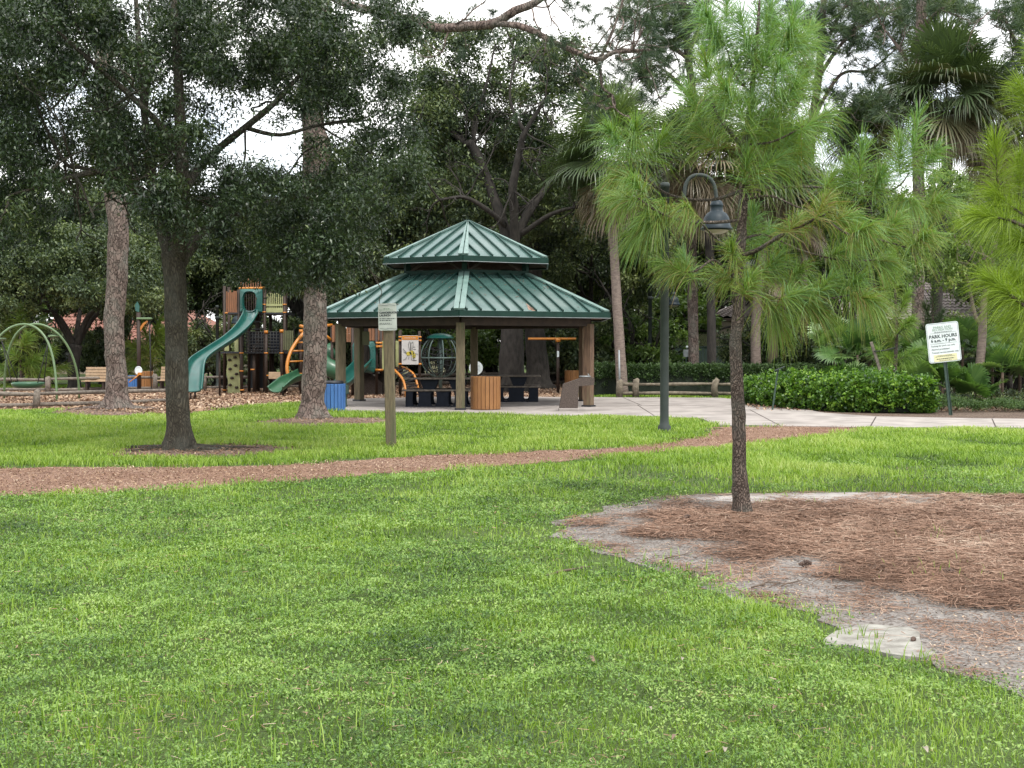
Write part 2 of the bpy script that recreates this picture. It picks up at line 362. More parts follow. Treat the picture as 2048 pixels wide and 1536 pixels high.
def sheet(name, outline, z, m, px=True, wob=.0, kind='structure', thick=0, step=None):
    if z > 0 and not thick: thick = z + .003        # skirt down into the soil, so no gap shows under the edge
    pts = [G(*p) if px else Vector((p[0], p[1], 0)) for p in outline]
    if wob:
        fine = []
        for i, p in enumerate(pts):
            q = pts[(i + 1) % len(pts)]; k = max(1, int((q - p).length / .12))
            for j in range(min(k, 60)): fine.append(p.lerp(q, j / min(k, 60)))
        pts = [p + Vector((mnoise.noise(p * 2.3), mnoise.noise(p * 2.3 + Vector((9, 3, 0))), 0)) * wob for p in fine]
    o = Vector((0, 0, z)); b = MB(); n = len(pts)
    vs = [p + o for p in pts]; fs = [tuple(range(n))]
    if thick:
        vs += [p + Vector((0, 0, z - thick)) for p in pts]; fs += [(i, (i + 1) % n, (i + 1) % n + n, i + n) for i in range(n)]
    b.add(vs, fs); ob = b.build(name, m)
    # n-gon facing up
    if ob.data.polygons[0].normal.z < 0: ob.data.flip_normals()
    ob['kind'] = kind
    return ob
PATH = [(-260, 938), (0, 937), (200, 937), (400, 936), (560, 931), (720, 922), (870, 912), (1060, 905), (1200, 900), (1320, 888), (1400, 875), (1436, 855), (1560, 852), (1740, 855), (1700, 866), (1560, 885), (1400, 898), (1250, 911), (1080, 926), (900, 941), (720, 953), (560, 963), (350, 979), (200, 989), (0, 992), (-260, 995)]
BED = [(1115, 1050), (1180, 1025), (1250, 1006), (1340, 993), (1480, 986), (1650, 985), (1850, 988), (2048, 994), (2300, 1003), (2400, 1450), (2048, 1388), (1900, 1347), (1750, 1292), (1620, 1232), (1480, 1192), (1330, 1142), (1180, 1097), (1120, 1072)]
PLAZA = [(600, 812), (640, 822), (760, 826), (960, 828), (1100, 834), (1200, 833), (1310, 835), (1400, 839), (1436, 852), (1560, 854), (1740, 857), (2048, 858), (2500, 858), (2500, 840), (2048, 840), (1900, 838), (1750, 835), (1650, 828), (1590, 817), (1500, 803), (1440, 797), (1190, 796), (900, 795), (700, 799)]
MULCH = [(-400, 818), (0, 821), (130, 819), (240, 824), (340, 832), (430, 823), (480, 812), (560, 808), (640, 806), (760, 800), (1150, 798), (1175, 795), (1150, 768), (800, 764), (560, 768), (300, 776), (0, 779), (-400, 781)]
OAKP = [(205, 912), (240, 900), (330, 892), (420, 890), (520, 891), (600, 898), (560, 906), (440, 914), (300, 918)]
MIDP = [(505, 846), (560, 838), (640, 836), (760, 836), (790, 845), (720, 851), (600, 853)]
LEFTP = [(105, 824), (160, 814), (330, 818), (345, 830), (240, 834), (140, 832)]
BEDR = [(1480, 812), (1560, 832), (1680, 840), (2048, 842), (2500, 842), (2500, 768), (1800, 766), (1640, 780)]
g = sheet('ground', [(-400, -30), (400, -30), (400, 600), (-400, 600)], 0, M['soilgreen'], px=False)
sheet('playground_mulch', MULCH, .004, M['mulch'], wob=.35)
sheet('planting_bed', BEDR, .004, M['leaflitter'], wob=.2)
sheet('bark_path', PATH, .012, M['bark_path'], wob=.28)
sheet('concrete_plaza', PLAZA, .03, M['concrete'], thick=.06)
sheet('sandy_bed', BED, .008, M['sand'], wob=.22)
sheet('dirt_patch', OAKP, .010, M['dirt'], wob=.3)
sheet('dirt_patch', MIDP, .010, M['dirt'], wob=.3)
sheet('dirt_patch', LEFTP, .008, M['dirt'], wob=.3)
# expansion joints cut in the concrete: thin dark strips
for a, b in (((1246, 797), (1283, 813)), ((1310, 835), (1275, 812)), ((1560, 854), (1500, 822)), ((1740, 857), (1752, 836)), ((1992, 858), (1984, 840)), ((2140, 858), (2125, 840)), ((1190, 815), (1500, 812))):
    pa, pb = G(*a), G(*b); MBj = MB().beam(pa + Vector((0, 0, .031)), pb + Vector((0, 0, .031)), .025, .004)
    j = MBj.build('concrete_joint', M['beam']); j['kind'] = 'structure'

def inpoly(x, y, poly):
    pts = [(p[0], p[1]) for p in (G(*q) for q in poly)]; c = np.zeros(len(x), bool); n = len(pts)
    for i in range(n):
        x1, y1 = pts[i]; x2, y2 = pts[(i + 1) % n]
        if y1 == y2: continue
        k = ((y1 > y) != (y2 > y)) & (x < (x2 - x1) * (y - y1) / (y2 - y1) + x1); c ^= k
    return c
_ph = np.random.default_rng(3).uniform(0, 6.28, (24, 3)); _fr = np.random.default_rng(4).normal(0, 1, (24, 2))
def wav(x, y, s, k0=0, k=8):
    """cheap smooth noise in about -1..1"""
    t = 0
    for i in range(k0, k0 + k): t = t + np.sin(x * _fr[i, 0] * s + y * _fr[i, 1] * s + _ph[i, 0] + 1.3 * np.sin(x * _fr[i, 1] * s * .6 - y * _fr[i, 0] * s * .5 + _ph[i, 1]))
    return t / (k ** .5) / .9
def sample_ground(n, d0, d1, p, rng, ulo=-200, uhi=2250):
    """points ahead of the camera, density per area falling as d^-p"""
    q = 2 - p; a, b = d0 ** q, d1 ** q; d = (a + rng.random(n) * (b - a)) ** (1 / q)
    u = rng.uniform(ulo, uhi, n); return (u - 1024) / F * d, d
SLAB = [(1640, 1298), (1668, 1258), (1735, 1243), (1830, 1252), (1860, 1290), (1880, 1316), (1835, 1326), (1760, 1320), (1690, 1308)]
def lawn_mask(x, y):
    sl_ = inpoly(x, y, SLAB)
    jr = np.random.default_rng(len(x)); x = x + jr.normal(0, .10, len(x)); y = y + jr.normal(0, .16, len(x))
    wx, wy = x + .12 * wav(x, y, 5), y + .25 * wav(x, y, 4, 8)
    bad = inpoly(wx, wy, PATH) | inpoly(wx, wy, BED) | inpoly(x, y, PLAZA) | inpoly(wx, wy, MULCH) | inpoly(x, y, BEDR)
    patch = inpoly(wx, wy, OAKP) | inpoly(wx, wy, MIDP) | inpoly(wx, wy, LEFTP)
    return ~bad & ~patch & ~sl_
def blades(name, x, y, h, w, lean, tint, m, rng, z0=0., label=None):
    n = len(x); az = rng.uniform(0, 2 * pi, n); fx, fy = np.cos(az), np.sin(az); wx, wy = -fy, fx
    # face across the view mostly
    o = np.stack([x, y, np.full(n, z0)], 1); W2 = np.stack([wx, wy, 0 * wx], 1) * (w / 2)[:, None]; Fv = np.stack([fx, fy, 0 * fx], 1)
    up = np.array([0, 0, 1.]); L = (lean * h)[:, None]
    mid = o + Fv * L * .35 + up * (h * .6)[:, None]; tip = o + Fv * L + up * h[:, None]
    V = np.stack([o - W2, o + W2, mid + W2 * .8, mid - W2 * .8, tip], 1).reshape(-1, 3)
    k = np.arange(n) * 5; Q = np.stack([k, k + 1, k + 2, k + 3], 1); T = np.stack([k + 3, k + 2, k + 4], 1)
    ob = npmesh(name, V, Q, T, m, tint=np.repeat(tint, 5)); ob['kind'] = 'stuff'; return ob
def discs(V0, size, rng, tilt=.5, asp=.6):
    """small rhomb leaves at V0, mostly facing up"""
    n = len(V0); az = rng.uniform(0, 2 * pi, n); t = rng.normal(0, tilt, n)
    A = np.stack([np.cos(az) * np.cos(t), np.sin(az) * np.cos(t), np.sin(t)], 1) * size[:, None]
    B = np.stack([-np.sin(az), np.cos(az), rng.normal(0, tilt * .7, n)], 1) * (size * asp / 2)[:, None]
    V = np.stack([V0, V0 + A * .5 + B, V0 + A, V0 + A * .5 - B], 1).reshape(-1, 3)
    k = np.arange(n) * 4; return V, np.stack([k, k + 1, k + 2, k + 3], 1)
M['grass'] = leafmat('grass_blades', [(.036, .075, .014), (.125, .225, .025), (.225, .345, .042), (.36, .44, .13)], .35, .45, .35)
M['weed'] = leafmat('clover_weeds', [(.020, .05, .013), (.105, .205, .036), (.20, .32, .066), (.31, .42, .13)], .3, .45, .4)
def build_grass():
    r = np.random.default_rng(21)
    x, y = sample_ground(600000, 4.6, 60, 1.6, r)
    k = lawn_mask(x, y); x, y = x[k], y[k]; n = len(x)
    far = np.clip((y - 13) / 4, 0, 1) * np.clip((wav(x, y, .8) + 1.6), 0, 1)     # lusher lawn beyond the bark path
    pn = wav(x, y, 2.2); pn2 = wav(x, y, .55, 8)
    tuft = np.clip(wav(x, y, 6, 3) * 1.3, 0, 1) * (1 - far)
    h = (.022 + .015 * r.random(n) + .04 * tuft * r.random(n) + far * .05) * (1 + .25 * pn)
    near = y < 19
    h = np.where(near & (pn2 < -.5), h * .75, h)
    w = .0036 * (y / 5) ** .85 * r.uniform(.7, 1.3, n)
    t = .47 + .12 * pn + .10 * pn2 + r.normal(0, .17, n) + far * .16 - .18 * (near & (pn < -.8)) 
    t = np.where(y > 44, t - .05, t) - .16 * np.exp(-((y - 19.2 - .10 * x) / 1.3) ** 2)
    keep = r.random(n) < np.where(near, .36 + .5 * (pn2 > .5), 1.0)
    edge = np.ones(n, bool)
    s = keep & edge
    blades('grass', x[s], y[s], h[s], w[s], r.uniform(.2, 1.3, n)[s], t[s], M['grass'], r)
    # clover-like weeds on the near lawn
    x, y = sample_ground(480000, 4.6, 21, 1.6, r); k = lawn_mask(x, y) & (wav(x, y, 1.3, 5) + r.normal(0, .6, len(x)) > -1.0 + np.clip((y - 13) / 3, 0, 3)); x, y = x[k], y[k]; n = len(x)
    z = .012 + .03 * r.random(n) + .028 * np.clip(wav(x, y, 8), -.3, 1.5)
    V, Q = discs(np.stack([x, y, z], 1), r.uniform(.010, .023, n) * (y / 5) ** .55, r, .6, .42)
    t = .48 + .14 * wav(x, y, 2.7, 2) + .10 * wav(x, y, 9, 6) + r.normal(0, .20, n)
    o = npmesh('clover_weeds', V, Q, None, M['weed'], tint=np.repeat(t, 4)); o['kind'] = 'stuff'
    # sparse tall blades
    x, y = sample_ground(5000, 4.6, 18, 1.6, r); k = lawn_mask(x, y) & (wav(x, y, 1.1, 9) > .1); x, y = x[k], y[k]; n = len(x)
    blades('grass_tufts', x, y, r.uniform(.07, .15, n), .005 * (y / 5) ** .5, r.uniform(.1, .8, n), .55 + r.normal(0, .12, n), M['grass'], r)
build_grass()
M['needlelitter'] = leafmat('fallen_pine_needles', [(.085, .05, .034), (.215, .125, .084), (.33, .22, .16), (.46, .37, .29)], 0, .8, .2)
M['chips'] = leafmat('bark_chips', [(.085, .048, .029), (.215, .130, .080), (.35, .245, .165), (.48, .39, .29)], 0, .85, .2)
def litter(name, x, y, z, L, w, tint, m, r):
    n = len(x); az = r.uniform(0, pi, n); L = L * r.uniform(.5, 1.2, n)
    A = np.stack([np.cos(az), np.sin(az), r.normal(0, .10, n)], 1) * (L / 2)[:, None]; B = np.stack([-np.sin(az), np.cos(az), r.normal(0, .3, n)], 1) * (w / 2)[:, None]
    bow = np.stack([-np.sin(az), np.cos(az), 0 * az], 1) * (L * r.normal(0, .12, n))[:, None]
    c = np.stack([x, y, z], 1)
    V = np.stack([c - A - B, c - A + B, c + bow + B, c + bow - B, c + A + B, c + A - B], 1).reshape(-1, 3)
    V[:, 2] = np.maximum(V[:, 2], .011)
    k = np.arange(n) * 6; Q = np.concatenate([np.stack([k, k + 1, k + 2, k + 3], 1), np.stack([k + 3, k + 2, k + 4, k + 5], 1)])
    o = npmesh(name, V, Q, None, m, tint=np.repeat(tint, 6)); o['kind'] = 'stuff'; return o
NLIT = [(1210, 1060), (1290, 1025), (1480, 1017), (1700, 1016), (1860, 1006), (1960, 998), (2048, 993), (2300, 1000), (2400, 1200), (2048, 1200), (1830, 1180), (1700, 1130), (1560, 1105), (1380, 1085)]
def build_litter():
    r = np.random.default_rng(5)
    x, y = sample_ground(230000, 5.2, 15.5, 1.3, r, 1090, 2300); ib = inpoly(x + .25 * wav(x, y, 3) + .15 * r.normal(0, 1, len(x)), y + .4 * wav(x, y, 2.5, 7) + .3 * r.normal(0, 1, len(x)), NLIT)
    inb = inpoly(x, y, BED); sp = wav(x, y, 1.9, 4) + .6 * wav(x, y, 5, 1)
    keep = inb & ((ib & (r.random(len(x)) < .95)) | (~ib & (r.random(len(x)) < np.clip(.07 + .11 * sp, .015, .5))))
    keep &= ~(inpoly(x, y, SLAB) & (r.random(len(x)) < .8)); x, y, ib = x[keep], y[keep], ib[keep]; n = len(x)
    z = .012 + r.random(n) * np.where(ib, .035, .012)
    t = np.where(ib, .42, .36) + r.normal(0, .2, n) + .12 * wav(x, y, 2, 6)
    litter('pine_needle_litter', x, y, z, .19, .0034 * (y / 8) ** .7, t, M['needlelitter'], r)
    x, y = sample_ground(150000, 14, 30, 1.2, r, -200, 1800); k = inpoly(x + .3 * wav(x, y, 4), y + .25 * wav(x, y, 3, 6), PATH); x, y = x[k], y[k]; n = len(x)
    V, Q = discs(np.stack([x, y, .014 + .02 * r.random(n)], 1), r.uniform(.02, .055, n), r, .3, .3)
    t = .42 + r.normal(0, .27, n) + .12 * wav(x, y, 1.5, 6)
    o = npmesh('bark_chips', V, Q, None, M['chips'], tint=np.repeat(t, 4)); o['kind'] = 'stuff'
    x, y = sample_ground(60000, 20, 42, 1.0, r, -100, 900); k = inpoly(x, y, OAKP) | inpoly(x, y, MIDP) | inpoly(x, y, LEFTP); x, y = x[k], y[k]; n = len(x)
    V, Q = discs(np.stack([x, y, .012 + .02 * r.random(n)], 1), r.uniform(.03, .09, n), r, .3, .3)
    o = npmesh('dirt_litter', V, Q, None, M['chips'], tint=np.repeat(.3 + r.normal(0, .22, n), 4)); o['kind'] = 'stuff'
    x, y = sample_ground(110000, 33, 60, 1.0, r, -200, 1200); k = inpoly(x, y, MULCH) & ~inpoly(x, y, PLAZA); x, y = x[k], y[k]; n = len(x)
    V, Q = discs(np.stack([x, y, .01 + .03 * r.random(n)], 1), r.uniform(.05, .13, n), r, .3, .6)
    t = .52 + r.normal(0, .2, n) + .1 * wav(x, y, .9, 6)
    o = npmesh('playground_wood_chips', V, Q, None, M['chips'], tint=np.repeat(t, 4)); o['kind'] = 'stuff'
build_litter()
def thatch():
    r = np.random.default_rng(16); x, y = sample_ground(9000, 4.6, 20, 1.6, r); k = lawn_mask(x, y) & (wav(x, y, 1.7, 3) + .5 * r.normal(0, 1, len(x)) > .3); x, y = x[k], y[k]; n = len(x)
    litter('dry_thatch', x, y, .02 + .03 * r.random(n), .05, .003 * (y / 6) ** .7, .5 + r.normal(0, .2, n), M['needlelitter'], r)
thatch()
def debris():
    r = np.random.default_rng(15); x, y = sample_ground(26000, 5.2, 15, 1.4, r, 1090, 2300); k = inpoly(x, y, BED) & ~inpoly(x, y, SLAB); x, y = x[k], y[k]; n = len(x)
    V, Q = discs(np.stack([x, y, .012 + .006 * r.random(n)], 1), r.uniform(.006, .026, n), r, .3, .5)
    o = npmesh('sand_debris', V, Q, None, M['chips'], tint=np.repeat(np.where(r.random(n) < .6, .08, .8) + r.normal(0, .12, n), 4)); o['kind'] = 'stuff'
debris()
# ---------------------------------------------------------------- gazebo
def X(u, d): return (u - 1024) / F * d
def Z(v, d): return P(1024, v, d).z
def px(b, u0, u1, v0, v1, d, th=.05, bev=0):
    """box filling a photo rectangle whose front is d metres away"""
    z0, z1 = Z(v1, d), Z(v0, d); return b.box((X((u0 + u1) / 2, d), d + th / 2, (z0 + z1) / 2), (abs(u1 - u0) * d / F, th, z1 - z0), bev=bev)
def build_gazebo():
    C = Vector((X(936, 39.4), 39.4, 0)); rot = -radians(1)
    def hv(k, R, z): a = -pi / 2 + rot + k * pi / 3; return C + Vector((R * cos(a), R * sin(a), z))
    g = thing('gazebo', 'open wooden hexagonal gazebo with two tiered green metal roof', 'gazebo', C)
    zs = .03
    for k in range(6):
        b = MB(); a = -pi / 2 + rot + k * pi / 3; c = hv(k, 3.93, 0)
        b.box(c + Vector((0, 0, (2.3 + zs) / 2)), (.225, .225, 2.3 - zs), rot=a, bev=.012)
        b.build('column', M['redwood'] if k in (1, 2) else M['wood'], g)
        b = MB(); b.box(c + Vector((0, 0, .05)), (.29, .29, .05), rot=a); b.build('column_base', M['black'], g)
    for k in range(6):
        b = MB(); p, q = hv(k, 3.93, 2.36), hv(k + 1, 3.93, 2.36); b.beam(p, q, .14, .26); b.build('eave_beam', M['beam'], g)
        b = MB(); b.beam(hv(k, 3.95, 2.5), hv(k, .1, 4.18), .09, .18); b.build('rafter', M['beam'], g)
    def roof(R, z0, r, z1, nm, pitch_z):
        rf = MB(); ss = MB(); hp = [MB() for _ in range(6)]; fa = MB(); so = MB(); dr = MB()
        for k in range(6):
            A, B, D, E = hv(k, R, z0), hv(k + 1, R, z0), hv(k + 1, r, z1), hv(k, r, z1)
            N = (B - A).cross(E - A if r > .05 else D - A).normalized(); N = N if N.z > 0 else -N
            down = Vector((0, 0, -.05))
            if r > .05: rf.add([A, B, D, E, A + down, B + down, D + down, E + down], [(0, 1, 2, 3), (7, 6, 5, 4), (0, 4, 5, 1), (3, 2, 6, 7)])
            else: rf.add([A, B, D, A + down, B + down, D + down], [(0, 1, 2), (5, 4, 3), (0, 3, 4, 1)])
            dn2 = Vector((0, 0, -.12))
            if r > .05: so.add([A + dn2, B + dn2, D + dn2, E + dn2], [(3, 2, 1, 0)])
            else: so.add([A + dn2, B + dn2, D + dn2], [(2, 1, 0)])
            Lh = (B - A).length / 2; mid = (A + B) / 2; t = (B - A).normalized(); top = (D + E) / 2; lh = (D - E).length / 2 if r > .05 else 0
            s = -math.floor(Lh / .41) * .41
            while s < Lh:
                f = 1.0 if abs(s) <= lh else (Lh - abs(s)) / (Lh - lh)
                if f > .05:
                    p = mid + t * s; q = p + (top - mid) * f
                    ss.beam(p + N * .028, q + N * .028, .035, .055, up=N)
                s += .41
            for (h0, h1, sg) in ((A, E, 1), (B, D, -1)):       # hip caps on both sides of the face
                w = .15 * (1 if r > .05 else 1); e = (h1 - h0); cut = .0
                o = N * .062; i = t * sg * w
                sl = (top - mid).normalized(); hi2 = h1 - e.normalized() * (0 if r > .05 else .0)
                p0, p1 = h0 + o, hi2 + o
                vs = [p0, p1, p1 + i * (1 if r > .05 else .02) , p0 + i, p0 - N * .05, p1 - N * .05, p1 + i * (1 if r > .05 else .02) - N * .05, p0 + i - N * .05]
                hp[k if sg > 0 else (k + 1) % 6].add(vs, [(0, 1, 2, 3), (7, 6, 5, 4), (0, 3, 7, 4), (3, 2, 6, 7), (1, 5, 6, 2)])
            cA, cB = hv(k, R + .02, z0 - .075), hv(k + 1, R + .02, z0 - .075); fa.beam(cA, cB, .05, .15)
            dr.beam(hv(k, R + .03, z0 - .155), hv(k + 1, R + .03, z0 - .155), .04, .014)
        rr = rf.build(nm, M['roof'], g); ss.build('standing_seams', M['ribs'], rr); [h.build('hip_cap', M['hip'], rr) for h in hp]
        fa.build('fascia', M['roofdark'], rr); dr.build('drip_edge', M['galv'], rr); so.build('soffit', M['soffit'], rr)
        return rr
    low = roof(4.55, 2.60, 2.06, 3.68, 'lower_roof', 0)
    roof(2.62, 4.13, .02, 5.27, 'upper_roof', 0)
    b = MB()   # rust streaks on the right front slope, thin flakes on the panel
    A, B = hv(0, 4.55, 2.6), hv(1, 4.55, 2.6); E = hv(0, 2.06, 3.68); D = hv(1, 2.06, 3.68); N = (B - A).cross(E - A).normalized()
    mid, top, t = (A + B) / 2, (D + E) / 2, (B - A).normalized()
    p = mid + t * (-.12); 
    for (s, f0, f1, w) in ((-.07, .01, .2, .05), (-.10, .03, .12, .10), (-.02, .02, .09, .03)):
        p0 = mid + t * s + (top - mid) * f0 + N * .006; p1 = mid + t * s + (top - mid) * f1 + N * .006
        b.add([p0 - t * w, p0 + t * w, p1 + t * w * .3, p1 - t * w * .3], [(0, 1, 2, 3)])
    b.build('rust_patch', M['rust'], low)
    r = np.random.default_rng(6); b = MB()
    for i in range(150):
        k = (5, 0, 1)[r.integers(3)]; f = r.random() ** .7 * .9; s_ = r.uniform(-1, 1) * (1 - f * .55) * 2.2; A_, B__ = hv(k, 4.55, 2.6), hv(k + 1, 4.55, 2.6); D_, E_ = hv(k + 1, 2.06, 3.68), hv(k, 2.06, 3.68); n_ = (B__ - A_).cross(E_ - A_).normalized(); t_ = (B__ - A_).normalized(); m_ = (A_ + B__) / 2; q = m_ + t_ * s_ + ((D_ + E_) / 2 - m_) * f + n_ * .008
        u_ = (t_ * r.normal() + n_.cross(t_) * r.normal()).normalized() * r.uniform(.015, .05); w_ = n_.cross(u_) * .4; b.add([q - u_, q + w_ + n_ * .006, q + u_, q - w_ + n_ * .006], [(0, 1, 2, 3)])
    o = b.build('fallen_leaf_scraps', M['twig'], low); o['kind'] = 'stuff'
    for k in range(6):
        b = MB(); b.box(hv(k, 1.92, 3.88), (.14, .14, .62), rot=-pi / 2 + rot + k * pi / 3); b.build('cupola_post', M['roofdark'], g)
        b = MB(); b.beam(hv(k, 2.0, 3.74), hv(k + 1, 2.0, 3.74), .06, .1); b.build('cupola_sill', M['roofdark'], g)
    b = MB()
    for k in range(6):
        p, q = hv(k, 1.9, 3.7), hv(k + 1, 1.9, 3.7); m1 = p.lerp(q, .35) + Vector((0, 0, .4)); m2 = p.lerp(q, .65) + Vector((0, 0, .4))
        b.beam(p, m1, .05, .07); b.beam(q, m2, .05, .07); b.beam(hv(k, 1.9, 3.98), C + Vector((0, 0, 4.0)), .06, .1)
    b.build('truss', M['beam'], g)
    b = MB()
    p = hv(5, 3.93, 0); px(b, 686, 697, 770, 788, 37.2, .12, .01); b.box((X(691, 37.2), 37.28, .38), (.05, .05, .7)); b.build('outlet_box', M['greensteel'], g)
    b = MB(); px(b, 725, 739, 663, 690, 41.0, .02); b.build('notice_board', M['olivedark'], g)
build_gazebo()

# ---------------------------------------------------------------- litter bins, tables, fountain, signs
def bin_(loc, r, h, m, label, name='litter_bin', lid=True, group='slatted litter bins'):
    t = thing(name, label, 'litter bin', loc, group); b = MB(); n = 22
    for k in range(n):
        a = 2 * pi * k / n; w = 2 * pi * r / n * .90
        b.box(Vector(loc) + Vector((r * cos(a), r * sin(a), h / 2 + .01)), (.03, w, h), rot=a, bev=.006)
    b.build('slatted_shell', m, t)
    b = MB(); b.lathe(loc, [(0, .02), (r - .05, .02), (r - .05, h - .02), (r - .09, h - .02), (r - .09, .1), (0, .1)]); b.build('liner', M['black'], t)
    if lid: b = MB(); b.lathe(loc, [(r * .55, h), (r - .03, h), (r - .03, h + .06), (r * .8, h + .09), (r * .55, h + .07), (r * .55, h)]); b.build('rim', M['black'], t)
    return t
bin_(GD(971, 35.7) + Vector((0, 0, .03)), .375, .85, M['orangep'], 'large orange brown slatted bin standing at the front column of the gazebo', lid=False)
bin_(GD(664, 35.4) + Vector((0, 0, .0)), .33, .70, M['bluep'], 'blue slatted bin between the thick pine trunk and the gazebo')
bin_(GD(264, 52.5), .29, .56, M['bluep'], 'small blue slatted bin beside the left pine trunk', lid=False)
bin_(GD(288, 52.8), .33, .72, M['orangep'], 'orange brown slatted bin by the far playground post on the left', lid=False)
bin_(GD(1145, 55), .30, .72, M['orangep'], 'brown slatted bin seen through the gazebo beside its right columns', lid=False)

def holes_panel(b, x0, x1, y, z0, z1, n, th=.06):
    w = (x1 - x0) / n; rx, rz = .085, .20; cz = z0 + (z1 - z0) * .55
    for i in range(n):
        cx = x0 + w * (i + .5); m = 16
        for sy in (0, 1):
            pass
        inner = []; outer = []
        for k in range(m):
            a = 2 * pi * k / m + pi / m; c, s_ = cos(a), sin(a)
            ix = rx * (abs(c) ** .6) * (1 if c > 0 else -1); iz = rz * (abs(s_) ** .7) * (1 if s_ > 0 else -1)
            f = 1 / max(abs(c) / (w / 2), abs(s_) / ((z1 - z0) / 2)); inner.append((cx + ix, cz + iz))
            outer.append((min(max(cx + c * f, cx - w / 2), cx + w / 2), min(max((z0 + z1) / 2 + s_ * f, z0), z1)))
        # square the outer ring corners
        for k in range(m):
            ox, oz = outer[k]
            if min(abs(ox - (cx - w / 2)), abs(ox - (cx + w / 2))) < w * .22 and min(abs(oz - z0), abs(oz - z1)) < (z1 - z0) * .12:
                outer[k] = (cx - w / 2 if ox < cx else cx + w / 2, z0 if oz < cz else z1)
        vs = [Vector((p[0], y - th / 2, p[1])) for p in inner + outer] + [Vector((p[0], y + th / 2, p[1])) for p in inner + outer]
        fs = []
        for k in range(m):
            k2 = (k + 1) % m
            fs += [(k, k2, m + k2, m + k), (3 * m + k, 3 * m + k2, 2 * m + k2, 2 * m + k), (k, 2 * m + k, 2 * m + k2, k2)]
        b.add(vs, fs)
def table(uc, d, L, label):
    c = GD(uc, d) + Vector((0, 0, .03)); t = thing('picnic_table', label, 'picnic table', c, 'picnic tables under the gazebo')
    b = MB(); 
    for i in range(5): b.box(c + Vector((0, -.34 + i * .17, .76)), (L, .16, .045), bev=.008)
    b.build('tabletop', M['greywood'], t)
    for sy in (-1, 1):
        b = MB(); b.box(c + Vector((0, sy * .72, .45)), (L, .28, .045), bev=.008); b.build('seat', M['greywood'], t)
        b = MB(); holes_panel(b, c.x - L / 2 + .12, c.x + L / 2 - .12, c.y + sy * .78, c.z, c.z + .42, max(3, int(L / .55))); b.build('side_panel', M['navy'], t)
    for sx in (-1, 1):
        b = MB(); b.box(c + Vector((sx * (L / 2 - .12), 0, .21)), (.07, 1.5, .42)); b.build('end_panel', M['navy'], t)
        b = MB(); o = c + Vector((sx * L * .18, 0, .42)); b.prism([(-.14, 0), (.14, 0), (.27, .315), (-.27, .315)], o, (1, 0, 0), (0, 0, 1), .5); b.build('pedestal', M['navy'], t)
    return t
table(888, 38.0, 2.2, 'dark picnic table with oval holed base just left of the front orange bin')
table(1012, 41.4, 2.1, 'dark picnic table with oval holed base behind the front orange bin')

def build_fountain():
    d = 35.0; c = GD(1137, d); t = thing('drinking_fountain', 'brown aggregate drinking fountain with raised arm at the gazebo corner', 'drinking fountain', c)
    b = MB(); mm = d / F
    out = [(1118, 828), (1155, 828), (1157, 772), (1188, 770), (1188, 755), (1166, 754), (1126, 768), (1121, 800)]
    pts = [((u - 1137) * mm, Z(v, d)) for u, v in out]; pts[0] = (pts[0][0], .02); pts[1] = (pts[1][0], .02)
    b.prism(pts, c, (1, 0, 0), (0, 0, 1), .34); b.build('pedestal', M['stone'], t)
    b = MB(); b.box(c + Vector((0, -.02, .05)), (.52, .44, .1), bev=.02); b.build('footing', M['concrete'], t)
    b = MB(); b.lathe(c + Vector((.42, 0, Z(754, d))), [(0, .012), (.11, .012), (.14, .03), (.15, .03), (.15, 0), (0, 0)], 20); b.build('bowl', M['galv'], t)
    b = MB(); b.tube([c + Vector((.52, 0, Z(754, d))), c + Vector((.52, 0, Z(754, d) + .06)), c + Vector((.49, 0, Z(754, d) + .08))], .012, 8); b.build('spout', M['galv'], t)
build_fountain()

